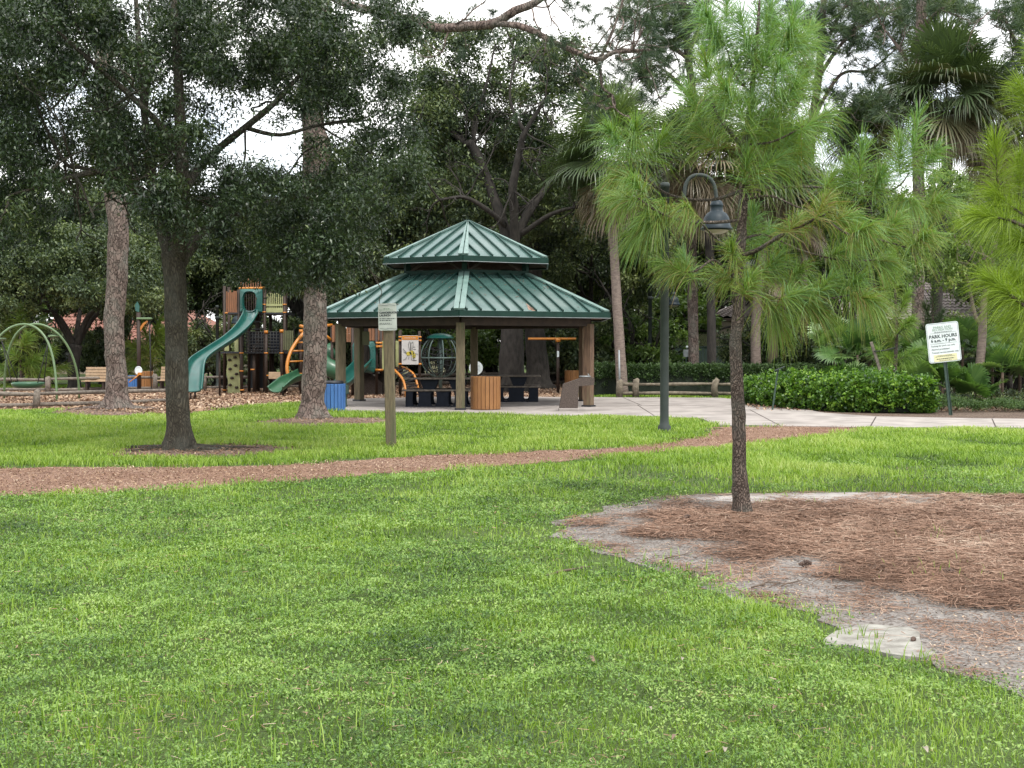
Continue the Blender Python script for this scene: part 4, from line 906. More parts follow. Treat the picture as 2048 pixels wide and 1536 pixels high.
def build_swing():
    t = thing('saucer_swing', 'round green saucer swing hanging from light green arches at the left edge', 'swing', GD(58, 42.3))
    def arch(u0, u1, ut, d0, d1, vt):
        pts = []; 
        for k in range(33):
            a = pi * k / 32; f = (1 - cos(a)) / 2; uc = (u0 + u1) / 2; hw = (u1 - u0) / 2; s = sin(a) ** .85 if a not in (0, pi) else 0
            u = uc - hw * cos(a) * (1 + .06 * sin(a) ** 2) + (ut - uc) * sin(a) ** 2; d = d0 + (d1 - d0) * sin(a); v0 = 695 + F * CZ / d0
            pts.append(Vector((X(u, d), d, max(0, s * Z(vt, d)))))
        return pts
    A = arch(-37, 113, 48, 41.6, 42.2, 648.5); B_ = arch(8, 158, 72, 43.2, 42.6, 648)
    for q in (A, B_): MB().tube(q, .036, 12).build('arch', M['green_steel'], t)
    for v, u0, u1 in ((672, 98, 117), (678, -10, 11)): MB().tube([P(u0, v, 42.0), P(u1, v, 42.9)], .035, 8).build('crossbar', M['green_steel'], t)
    c = P(56, 768, 42.4); r = .50; sw = MB().lathe(c, [(0, -.12), (r * .75, -.12), (r * .95, -.06), (r, .01), (r * .97, .06), (r * .9, .06), (r * .7, -.02), (0, -.03)], 30).build('saucer', M['dkgreen'], t)
    for hu, dx in ((3, -1), (97, 1)):
        for sy in (-1, 1): MB().tube([P(hu, 681, 42.4), c + Vector((dx * .40, sy * .28, .05))], .014, 6).build('rope', M['rope'], t)
build_swing()
def build_crane():
    d = 49.5; t = thing('sand_crane', 'brown post with green bar, orange bracket and hanging rope by the left bins', 'play equipment', GD(278, d))
    MB().tube([GD(278, d), P(277, 625, d)], .075, 12).build('post', M['brownsteel'], t)
    b = MB(); px(b, 273, 303, 635, 639, d - .1, .2, .02); b.build('top_bar', M['green_steel'], t)
    o = GD(0, d); b = MB(); b.prism([(X(u, d), Z(v, d)) for u, v in ((279, 662), (281, 654), (287, 646), (295, 641), (297, 643), (290, 649), (284, 658), (281, 664))], (0, d, 0), (1, 0, 0), (0, 0, 1), .06); b.build('bracket', M['orange'], t)
    MB().tube([P(299, 640, d), P(301, 720, d), P(303, 788, d)], .022, 6).build('rope', M['rope'], t)
    b = MB(); b.prism([(X(u, d) , Z(v, d)) for u, v in ((272, 622), (271, 610), (276, 603), (280, 612), (279, 624))], (0, d, 0), (1, 0, 0), (0, 0, 1), .04); b.build('leaf_ornament', M['teal'], t)
    b = MB(); c = P(277, 741, d - .12); b.tube([c + Vector((.12 * cos(a), 0, .14 * sin(a))) for a in np.linspace(0, 2 * pi, 21)[:-1]], .02, 6, closed=True); b.prism([(.12 * cos(a), .14 * sin(a)) for a in np.linspace(0, 2 * pi, 21)[:-1]], c, (1, 0, 0), (0, 0, 1), .01); b.build('round_sign', M['signwhite'], t)
    b = MB(); px(b, 275, 283, 745, 750, d - .15, .1); b.tube([P(280, 748, d - .1), P(258, 765, d - .3)], .02, 6); b.build('handle', M['orange'], t)
    d = 48.4; t = thing('spinner_bar', 'orange horizontal bar on a brown post seen through the gazebo', 'play equipment', GD(1116, d))
    MB().tube([GD(1116, d), P(1116, 684, d)], .055, 10).build('post', M['brownsteel'], t); MB().tube([P(1056, 677.5, d), P(1152, 677.5, d)], .042, 10).build('bar', M['orange'], t)
    MB().tube([P(1116, 684, d), P(1116, 676, d)], .09, 12).build('hub', M['orange'], t); b = MB(); px(b, 1114, 1118, 702, 714, d - .08, .01); b.build('tag', M['signwhite'], t)
    d = 50; t = thing('round_sign', 'white round sign on a short post behind the gazebo', 'sign', GD(952, d)); MB().tube([GD(952, d), P(952, 725, d)], .04, 8).build('post', M['brownsteel'], t)
    b = MB(); b.prism([(.25 * cos(a), .25 * sin(a)) for a in np.linspace(0, 2 * pi, 25)[:-1]], P(952, 736, d - .06), (1, 0, 0), (0, 0, 1), .02); rs = b.build('disc', M['signwhite'], t)
    r = np.random.default_rng(8); b = MB()
    for z in (.1, .05, 0, -.05, -.1): dashes(b, -.15, .3, z, P(952, 736, d - .075), (1, 0, 0), (0, 0, 1), 1, r, .01)
    b.build('print_lines', M['ink'], rs)
build_crane()

# ---------------------------------------------------------------- houses beyond the trees
def tiled(b, A, B, C_, D, pitch=.3, n=None):
    """barrel-tiled slope A-B eave, D-C ridge: rolls running down the slope"""
    n = n or max(3, int((B - A).length / pitch)); N = (B - A).cross(D - A).normalized(); N = N if N.z > 0 else -N; rows = 12; vs = []; fs = []; k = n * 6
    for j in range(rows + 1):
        for s in (0, 1):
            f = (j + s * .98) / (rows + 1)
            for i in range(k + 1):
                a = A.lerp(B, i / k); c = D.lerp(C_, i / k); h = .06 * abs(sin(pi * i / 6)) + .05 * (1 - s)
                vs.append(a.lerp(c, f) + N * h)
    m = (rows + 1) * 2
    for j in range(m - 1):
        for i in range(k): fs.append((j * (k + 1) + i, j * (k + 1) + i + 1, (j + 1) * (k + 1) + i + 1, (j + 1) * (k + 1) + i))
    b.add(vs, fs)
def house(label, u0, u1, veave, vridge, ur0, ur1, d, depth, mroof, mwall, wins=(), over=.5):
    t = thing('house', label, 'house', GD((u0 + u1) / 2, d)); x0, x1 = X(u0, d), X(u1, d); ze = Z(veave, d); dm = d + depth / 2; zr = Z(vridge, dm); r0, r1 = X(ur0, dm), X(ur1, dm)
    b = MB(); b.box(((x0 + x1) / 2, dm, ze / 2), (x1 - x0 - 2 * over, depth - 2 * over, ze)); w = b.build('wall', mwall, t)
    b = MB(); A, B_, C_, D = Vector((x0, d, ze)), Vector((x1, d, ze)), Vector((x1, d + depth, ze)), Vector((x0, d + depth, ze)); R0, R1 = Vector((r0, dm, zr)), Vector((r1, dm, zr))
    tiled(b, A, B_, R1, R0); b.add([B_, C_, R1], [(0, 1, 2)]); b.add([C_, D, R0, R1], [(0, 1, 2, 3)]); b.add([D, A, R0], [(0, 1, 2)]); b.build('roof', mroof, t)
    b = MB(); b.box(((x0 + x1) / 2, dm, ze - .08), (x1 - x0, depth, .1)); b.build('eaves', M['beam'], t)
    for (a, c, v0, v1) in wins:
        b = MB(); px(b, a, c, v0, v1, d + over - .06, .05); f = b.build('window', M['signwhite'], t); b = MB(); px(b, a + 1.5, c - 1.5, v0 + 1.5, v1 - 1.5, d + over - .08, .02); b.build('pane', M['glass'], f)
house('low house with a grey barrel tile roof behind the fan palms', 1640, 2010, 641, 566, 1730, 1850, 66, 12, M['tileroof'], M['stucco'], ((1890, 1935, 655, 700),))
house('small beige outbuilding with grey tile roof behind the young pine trunk', 1418, 1560, 636, 604, 1480, 1510, 61, 6, M['tileroof'], M['stucco'], ((1452, 1466, 668, 690),), .35)
house('house with a red barrel tile roof hidden behind the left trees', 60, 440, 690, 590, 150, 330, 84, 14, M['redtile'], M['stucco'], ((365, 392, 700, 730), (120, 150, 700, 730)))
house('pale cream house glimpsed between the gazebo and the big oak', 700, 900, 640, 600, 760, 850, 86, 8, M['tileroof'], M['cream'], ((760, 790, 660, 690),))
# ---------------------------------------------------------------- vegetation helpers
def unit(a): return a / np.maximum(np.linalg.norm(a, axis=1, keepdims=True), 1e-6)
def leafcloud(C, R, n, L, rng, asp=.38, droop=.3, flat=.75, ctint=.5, cj=.16, lj=.15):
    """C (K,3) clump centres, R (K,) radii, n leaves per clump"""
    C = np.asarray(C, float); K = len(C); R = np.asarray(R, float); idx = np.repeat(np.arange(K), n); N = len(idx)
    g = rng.normal(0, 1, (N, 3)); g = unit(g) * (rng.random((N, 1)) ** .55) ; g[:, 2] *= flat
    p = C[idx] + g * R[idx][:, None] * (1 + .25 * rng.normal(0, 1, (N, 1)))
    a = unit(rng.normal(0, 1, (N, 3)) + g * .6 - np.array([0, 0, droop])); s = unit(np.cross(a, rng.normal(0, 1, (N, 3)) * .6 + np.array([0, 0, 1.])))
    l = L * rng.uniform(.6, 1.25, N)[:, None]; fold = np.array([0, 0, .12]) * l
    V = np.stack([p, p + a * l * .45 + s * l * asp / 2 + fold, p + a * l, p + a * l * .45 - s * l * asp / 2 + fold], 1).reshape(-1, 3)
    k = np.arange(N) * 4; ct = rng.normal(0, cj, K)
    t = ctint + ct[idx] + rng.normal(0, lj, N)
    return V, np.stack([k, k + 1, k + 2, k + 3], 1), np.repeat(t, 4)
def needles(S, n, L, w, rng, a0=20, a1=75, droop=.35, tint=.5, cj=.12, lj=.14):
    """S: (K,6) shoots base+tip; n needles each"""
    S = np.asarray(S, float); K = len(S); idx = np.repeat(np.arange(K), n); N = len(idx); t = rng.random(N) ** .8
    b, e = S[idx, :3], S[idx, 3:6]; D = unit(e - b); p = b + (e - b) * t[:, None]
    r = unit(np.cross(D, rng.normal(0, 1, (N, 3)))); al = np.radians(a0 + (a1 - a0) * (1 - t) + rng.normal(0, 12, N))[:, None]
    d = D * np.cos(al) + r * np.sin(al); l = (L * rng.uniform(.75, 1.15, N))[:, None] * (S[idx, 7:8] if S.shape[1] > 7 else 1); dz = np.array([0, 0, -1.])
    dr = droop * rng.uniform(.4, 1.5, (N, 1)); m = p + d * l * .5 + dz * l * dr * .22; q = p + d * l * (1 - .2 * dr) + dz * l * dr * .9
    s = unit(np.cross(d, rng.normal(0, 1, (N, 3)))) * (w / 2)
    V = np.stack([p - s, p + s, m + s, m - s, q + s * .4, q - s * .4], 1).reshape(-1, 3)
    k = np.arange(N) * 6; Q = np.concatenate([np.stack([k, k + 1, k + 2, k + 3], 1), np.stack([k + 3, k + 2, k + 4, k + 5], 1)])
    ct = rng.normal(0, cj, K); tt = tint + ct[idx] + rng.normal(0, lj, N) + .10 * (t - .5) * 2
    if S.shape[1] > 6: tt += S[idx, 6]
    return V, Q, np.repeat(tt, 6)
def fans(H, rng, nb=34, R=.9, petiole=.9, w=.045, spread=150, droopb=.25, tint=.5):
    """H: list of (hub xyz, direction xyz, droop, tint, scale); fan leaves with radiating blades"""
    Vs, Qs, Ts = [], [], []; o = 0
    for (c, d, dr, ti, sc) in H:
        c = np.array(c, float); d = np.array(d, float); d /= np.linalg.norm(d); side = np.cross(d, [0, 0, 1.]); 
        if np.linalg.norm(side) < .1: side = np.array([1., 0, 0])
        side = side / np.linalg.norm(side); roll = rng.normal(0, .35); nrm = np.cross(side, d); side = side * cos(roll) + nrm * sin(roll); nrm = np.cross(side, d)
        pe = petiole * sc * rng.uniform(.8, 1.15); k0 = c + d * pe + np.array([0, 0, -1.]) * pe * dr * .3; r_ = R * sc
        th = np.radians(np.linspace(-spread, spread, nb) + rng.normal(0, 1.5, nb)); l = r_ * (1 - .30 * (np.abs(th) / pi) ** 1.5) * rng.uniform(.88, 1.05, nb)
        bd = np.cos(th)[:, None] * d + np.sin(th)[:, None] * side; bn = -np.sin(th)[:, None] * d + np.cos(th)[:, None] * side
        dz = np.array([0, 0, -1.]); cup = nrm * (.15 * np.abs(np.sin(th)))[:, None]
        bl = bd + cup; g = (dr * droopb * 4 + droopb)
        m1 = k0 + bl * (l * .5)[:, None] + dz * (l * .10 * g)[:, None]; m2 = k0 + bl * (l * .8)[:, None] * 1. + dz * (l * .30 * g)[:, None]; tip = k0 + bl * (l * (1 - .12 * g))[:, None] + dz * (l * .62 * g * rng.uniform(.6, 1.4, nb))[:, None]
        ww = w * sc / 2; z0 = k0 + 0 * bl
        V = np.stack([z0 - bn * ww * .3, z0 + bn * ww * .3, m1 + bn * ww, m1 - bn * ww, m2 + bn * ww * .7, m2 - bn * ww * .7, tip], 1).reshape(-1, 3)
        k = np.arange(nb) * 7 + o; Q = np.concatenate([np.stack([k, k + 1, k + 2, k + 3], 1), np.stack([k + 3, k + 2, k + 4, k + 5], 1), np.stack([k + 5, k + 4, k + 6, k + 6], 1)])
        # petiole
        pv = np.stack([c - side * .015, c + side * .015, k0 + side * .01, k0 - side * .01]); kk = nb * 7 + o
        Vs += [V, pv]; Qs += [Q[:, :4], np.array([[kk, kk + 1, kk + 2, kk + 3]])]; Ts.append(np.repeat(ti + rng.normal(0, .06) + rng.normal(0, .05, nb), 7)); Ts.append(np.full(4, ti)); o += nb * 7 + 4
    V = np.concatenate(Vs); Q = np.concatenate(Qs); T = np.concatenate(Ts)
    tri = Q[Q[:, 2] == Q[:, 3]][:, :3]; Q = Q[Q[:, 2] != Q[:, 3]]
    return V, Q, tri, T
M['oakleaf'] = leafmat('dark_oak_leaves', [(.009, .018, .011), (.026, .046, .022), (.054, .086, .036), (.14, .17, .06)], .2, .38, .5)
M['bgleaf'] = leafmat('far_oak_leaves', [(.011, .021, .014), (.030, .050, .027), (.062, .092, .042), (.14, .18, .07), (.19, .22, .08)], .22, .5, .4, objvar=.22)
M['brightleaf'] = leafmat('light_green_leaves', [(.05, .09, .025), (.11, .18, .045), (.20, .28, .07), (.32, .30, .10)], .35, .45, .4)
M['hedgeleaf'] = leafmat('hedge_leaves', [(.025, .05, .02), (.055, .10, .032), (.11, .19, .05)], .25, .5, .4)
M['hedgebright'] = leafmat('bright_hedge_leaves', [(.02, .055, .015), (.06, .14, .022), (.14, .27, .035), (.28, .42, .06)], .3, .35, .5)
M['needle'] = leafmat('pine_needles', [(.24, .18, .07), (.18, .22, .05), (.175, .265, .052), (.17, .29, .075), (.165, .29, .13)], .38, .42, .4)
M['needleyellow'] = leafmat('yellow_green_needles', [(.14, .17, .04), (.20, .29, .035), (.27, .38, .04)], .4, .42, .4)
M['farneedle'] = leafmat('far_pine_needles', [(.02, .042, .024), (.045, .08, .038), (.11, .15, .055)], .25, .5, .4)
M['palmleaf'] = leafmat('palm_fronds', [(.28, .21, .15), (.12, .11, .06), (.045, .07, .03), (.075, .115, .045), (.12, .17, .06)], .22, .4, .5)
M['fanpalm'] = leafmat('fan_palm_leaves', [(.035, .08, .025), (.075, .15, .04), (.16, .26, .08), (.35, .45, .28)], .3, .32, .6)
M['vineleaf'] = leafmat('vine_leaves', [(.02, .035, .02), (.04, .065, .025), (.08, .11, .04)], .2, .5, .4)
def trunk(b, pts, rads, n=16, flare=0, wob=.10, wf=2.5, roots=0, k=5, seed=0):
    p = smoothpath(pts, k); r = lerp_list(rads, len(p)); s0 = len(b.v); b.tube(p, r, n, wob=wob, wf=wf)
    if flare:
        base = Vector(pts[0])
        for i in range(s0, len(b.v)):
            q = b.v[i]; h = max(0, q.z - base.z)
            if h < .6:
                a = math.atan2(q.y - base.y, q.x - base.x); f = 1 + flare * ((.6 - h) / .6) ** 2.2 * (1 + .55 * sin(a * roots + seed) + .3 * sin(a * (roots + 2) + 2 * seed))
                b.v[i] = Vector((base.x + (q.x - base.x) * f, base.y + (q.y - base.y) * f, q.z - .03))
    return b
def branchy(b, p, d, L, r, lev, rng, tips, gn=3, curve=.5, up=.15):
    """gnarled recursive limb"""
    pts = [Vector(p)]; d = Vector(d).normalized(); k = 5
    for i in range(k):
        d = (d + Vector(rng.normal(0, curve / 2.2, 3)) + Vector((0, 0, up * .3))).normalized(); pts.append(pts[-1] + d * L / k)
    b.tube(smoothpath(pts, 2), lerp_list([r, r * .5], 2 * k + 1), 6 if lev else 5, cap=False)
    tips.append((pts[-1], d))
    if lev > 0:
        for j in range(gn):
            q = pts[rng.integers(2, k + 1)]; nd = (d + Vector(rng.normal(0, .75, 3))).normalized(); branchy(b, q, nd, L * rng.uniform(.5, .75), r * .5, lev - 1, rng, tips, gn, curve, up)

# ---------------------------------------------------------------- big oak in front on the left
def region_clumps(shapes, gaps, n, rng, d0, d1):
    out = []; wts = np.array([s[2] * s[3] for s in shapes], float); wts /= wts.sum()
    while len(out) < n:
        s = shapes[rng.choice(len(shapes), p=wts)]; a = rng.uniform(0, 2 * pi); f = sqrt(rng.random()); u, v = s[0] + s[2] * f * cos(a), s[1] + s[3] * f * sin(a)
        if any(((u - g[0]) / g[2]) ** 2 + ((v - g[1]) / g[3]) ** 2 < 1 for g in gaps) and rng.random() > .42: continue
        out.append(P(u, v, rng.uniform(d0, d1)))
    return out
def build_front_oak():
    r = np.random.default_rng(31); d = 22.0; c = GD(356, d)
    t = thing('oak_tree', 'nearest dark leafy oak with a straight forked trunk in the left lawn', 'tree', c)
    b = MB(); trunk(b, [c + Vector((0, 0, -.05)), P(357, 840, d), P(354, 760, d), P(352, 640, d), P(350, 560, d), P(345, 505, d)], [.215, .195, .18, .18, .175, .19], 28, .55, .07, 3, roots=5, seed=1)
    lim = [([(345, 520, 0), (325, 460, .2), (310, 400, .3), (300, 330, .3), (290, 240, .1), (280, 120, 0), (270, -30, 0)], [.14, .11, .095, .08, .06, .05, .03]),
           ([(352, 520, 0), (362, 460, -.2), (366, 380, -.4), (362, 300, -.5), (358, 180, -.6), (350, 40, -.8), (345, -60, -.8)], [.15, .13, .11, .10, .08, .06, .04]),
           ([(355, 530, 0), (385, 490, .4), (402, 468, .6), (470, 430, 1.0), (560, 400, 1.6), (640, 400, 2.2)], [.13, .10, .09, .07, .05, .03]),
           ([(366, 390, -.4), (390, 345, .2), (440, 295, .5), (490, 255, .6), (550, 205, .8), (600, 150, 1), (660, 90, 1.2)], [.075, .07, .062, .058, .05, .035, .02]),
           ([(308, 400, .3), (280, 380, 0), (240, 365, -.4), (200, 345, -.8), (150, 352, -1), (90, 370, -1.2), (20, 390, -1.4)], [.07, .06, .055, .05, .04, .03, .015]),
           ([(200, 345, -.8), (160, 335, -.7), (130, 325, -.5), (90, 250, -.2), (60, 170, 0)], [.04, .03, .03, .025, .015]),
           ([(362, 300, -.5), (320, 250, -.9), (260, 190, -1.2), (180, 120, -1.5), (90, 40, -1.6)], [.07, .055, .045, .035, .02]),
           ([(490, 255, .6), (560, 270, .9), (640, 250, 1.3), (740, 240, 1.8)], [.04, .032, .025, .015]),
           ([(300, 310, .3), (290, 240, .6), (310, 120, 1), (380, 60, 1.3), (460, 0, 1.6)], [.05, .045, .04, .03, .02]),
           ([(470, 430, 1.0), (560, 450, 1.2), (630, 465, 1.6), (690, 455, 2.2)], [.045, .035, .025, .015])]
    nodes = []
    for pts, rad in lim:
        q = [P(u, v, d + o) for u, v, o in pts]; trunk(b, q, rad, 12, 0, .12, 3); nodes += q[2:]
    for i in range(46):
        p = nodes[r.integers(len(nodes))]; branchy(b, p, r.normal(0, 1, 3), r.uniform(.7, 1.5), .022, 1, r, [], 3)
    for a, L in ((.2, 1.3), (1.1, .7), (2.7, 1.1), (3.7, .9), (5.4, .8), (6.0, 1.0)):
        p = [c + Vector((cos(a), sin(a), 0)) * q * L + Vector((sin(a) * .1 * sin(q * 5), 0, .03 - .03 * q)) for q in (.2, .5, .8, 1.1)]; b.tube(smoothpath(p, 3), lerp_list([.07, .05, .035, .015], 10), 8, wob=.3, wf=6)
    b.build('trunk', M['oakbark'], t)
    sh = [(60, 90, 190, 130), (260, 70, 200, 120), (480, 70, 190, 120), (700, 90, 150, 150), (330, 190, 170, 90), (110, 280, 170, 95), (600, 150, 130, 90), (765, 290, 70, 140), (570, 430, 150, 100), (430, 380, 90, 60), (640, 400, 110, 120), (300, 320, 120, 90), (-60, 260, 150, 300), (20, 430, 80, 70), (640, 520, 90, 50), (570, 545, 80, 20), (340, 430, 60, 40)]
    gaps = [(470, 205, 60, 36), (450, 260, 48, 28), (540, 290, 40, 28), (680, 290, 22, 60), (120, 205, 48, 17), (70, 120, 22, 32), (130, 385, 60, 20), (265, 460, 11, 24), (300, 120, 12, 11), (390, 60, 12, 11), (560, 30, 16, 9), (640, 190, 20, 19), (20, 175, 20, 17), (475, 330, 27, 14), (230, 260, 14, 11), (745, 205, 20, 14), (632, 150, 24, 30), (634, 320, 26, 50)]
    C = region_clumps(sh, gaps, 820, r, d - 2.2, d + 4.6)
    V, Q, T = leafcloud([tuple(p) for p in C], r.uniform(.22, .5, len(C)), 370, .080, r, asp=.36, droop=.4, ctint=.40, cj=.14, lj=.16)
    npmesh('crown', V, Q, None, M['oakleaf'], t, tint=T)
build_front_oak()

# ---------------------------------------------------------------- mature pines
def build_mid_pine():
    r = np.random.default_rng(8); d = 31.7; c = GD(627, d); t = thing('pine_tree', 'thick plated pine trunk wrapped in vines just left of the gazebo', 'tree', c, 'mature pines in the park')
    b = MB(); pts = [c + Vector((0, 0, -.05)), P(626, 800, d), P(630, 720, d), P(630, 640, d), P(631, 570, d), P(632, 480, d), P(628, 380, d), P(634, 300, d), P(627, 260, d), P(625, 190, d), P(635, 100, d), P(640, 20, d), P(650, -120, d)]
    trunk(b, pts, [.33, .28, .27, .27, .26, .25, .25, .33, .25, .24, .23, .22, .2], 36, .55, .13, 3.2, roots=7, seed=2)
    # the long bare limb across the sky and its fork
    trunk(b, [P(638, -20, d), P(700, 10, d - .5), P(760, 25, d - 1), P(835, 44, d - 1.6), P(880, 56, d - 2), P(940, 52, d - 2.3), P(990, 46, d - 2.5), P(1030, 22, d - 2.7), P(1070, 5, d - 2.8), P(1120, -30, d - 2.9)], [.10, .10, .095, .10, .095, .10, .10, .09, .08, .06], 12, 0, .2, 4)
    trunk(b, [P(985, 46, d - 2.5), P(1050, 55, d - 2.8), P(1110, 85, d - 3.1), P(1170, 112, d - 3.4), P(1200, 118, d - 3.5), P(1230, 105, d - 3.6), P(1300, 100, d - 3.8)], [.075, .07, .06, .055, .05, .045, .03], 10, 0, .25, 4)
    trunk(b, [P(1185, 115, d - 3.4), P(1200, 140, d - 3.3), P(1205, 175, d - 3.3), P(1225, 190, d - 3.2)], [.04, .035, .03, .02], 8, 0, .2, 4)
    trunk(b, [P(1200, 118, d - 3.5), P(1222, 70, d - 3.6), P(1240, 20, d - 3.7), P(1250, -20, d - 3.8)], [.035, .03, .025, .02], 8, 0, .2, 4)
    tips = []
    for (u, v, q) in ((850, 50, 2), (900, 55, 2.1), (940, 60, 2.3), (1090, 0, 2.8), (1060, 10, 2.7), (1110, 85, 3), (1170, 110, 3.3), (1230, 100, 3.5), (1290, 98, 3.7), (1240, 30, 3.7), (1225, 190, 3.2), (1260, 105, 3.6), (1225, 190, 3.2)):
        for j in range(2): branchy(b, P(u, v, d - q), r.normal(0, 1, 3) + np.array([.3, 0, -.1]), r.uniform(.8, 1.5), .022, 2, r, tips, 2, .8)
    b.build('trunk', M['pinebark'], t)
    S = [(*p, *(p + q * .16)) for p, q in tips if r.random() < .85]
    V, Q, T = needles(S, 75, .17, .007, r, 15, 95, .3, .3); npmesh('crown', V, Q, None, M['farneedle'], t, tint=T)
    # vine on the upper trunk
    C = []
    for v in [q for q in np.arange(-60, 575, 5) if not (200 < q < 390 and r.random() < .6)]: 
        p = P(630, v, d); a = r.uniform(0, 2 * pi); k = .27; C.append((p.x + k * cos(a), p.y + k * sin(a), p.z)); 
        if r.random() < .7: a = r.uniform(-pi, 0); C.append((p.x + (k + .05) * cos(a), p.y + (k + .05) * sin(a), p.z + .05))
    V, Q, T = leafcloud(C, r.uniform(.10, .24, len(C)), 70, .09, r, .5, .5, 1.2, .4); npmesh('vine', V, Q, None, M['vineleaf'], t, tint=T, label=None) if 0 else npmesh('vine', V, Q, None, M['vineleaf'], t, tint=T)
build_mid_pine()
def build_left_pine():
    r = np.random.default_rng(9); d = 36.5; c = GD(234, d); t = thing('pine_tree', 'leaning mature pine trunk with spreading roots at the left end of the lawn', 'tree', c, 'mature pines in the park')
    b = MB(); trunk(b, [c + Vector((0, 0, -.05)), P(233, 790, d), P(233, 740, d), P(229, 700, d), P(228, 640, d), P(234, 560, d), P(236, 500, d), P(235, 430, d), P(222, 350, d), P(212, 250, d), P(208, 120, d), P(205, -80, d)], [.33, .30, .265, .26, .265, .265, .27, .27, .27, .26, .25, .23], 32, .75, .10, 3, roots=6, seed=4)
    for a in (2.9, 3.6, 5.7, 6.1, 4.6): # surface roots
        p = [c + Vector((cos(a), sin(a), 0)) * q + Vector((sin(a) * .12 * sin(q * 5), 0, .05 - .03 * q)) for q in (.3, .6, .95, 1.3)]; b.tube(smoothpath(p, 3), lerp_list([.09, .06, .045, .02], 10), 8, wob=.3, wf=6)
    b.build('trunk', M['pinebark'], t)
    tips = []; 
    for k in range(20): tips.append((P(205 + r.normal(0, 120), -120 + r.normal(0, 60), d + r.normal(0, 1.5)), Vector((0, 0, 1))))
    V, Q, T = needles([(*p, *(p + Vector((0, 0, .25)))) for p, q in tips], 60, .3, .012, r); npmesh('crown', V, Q, None, M['farneedle'], t, tint=T)
build_left_pine()

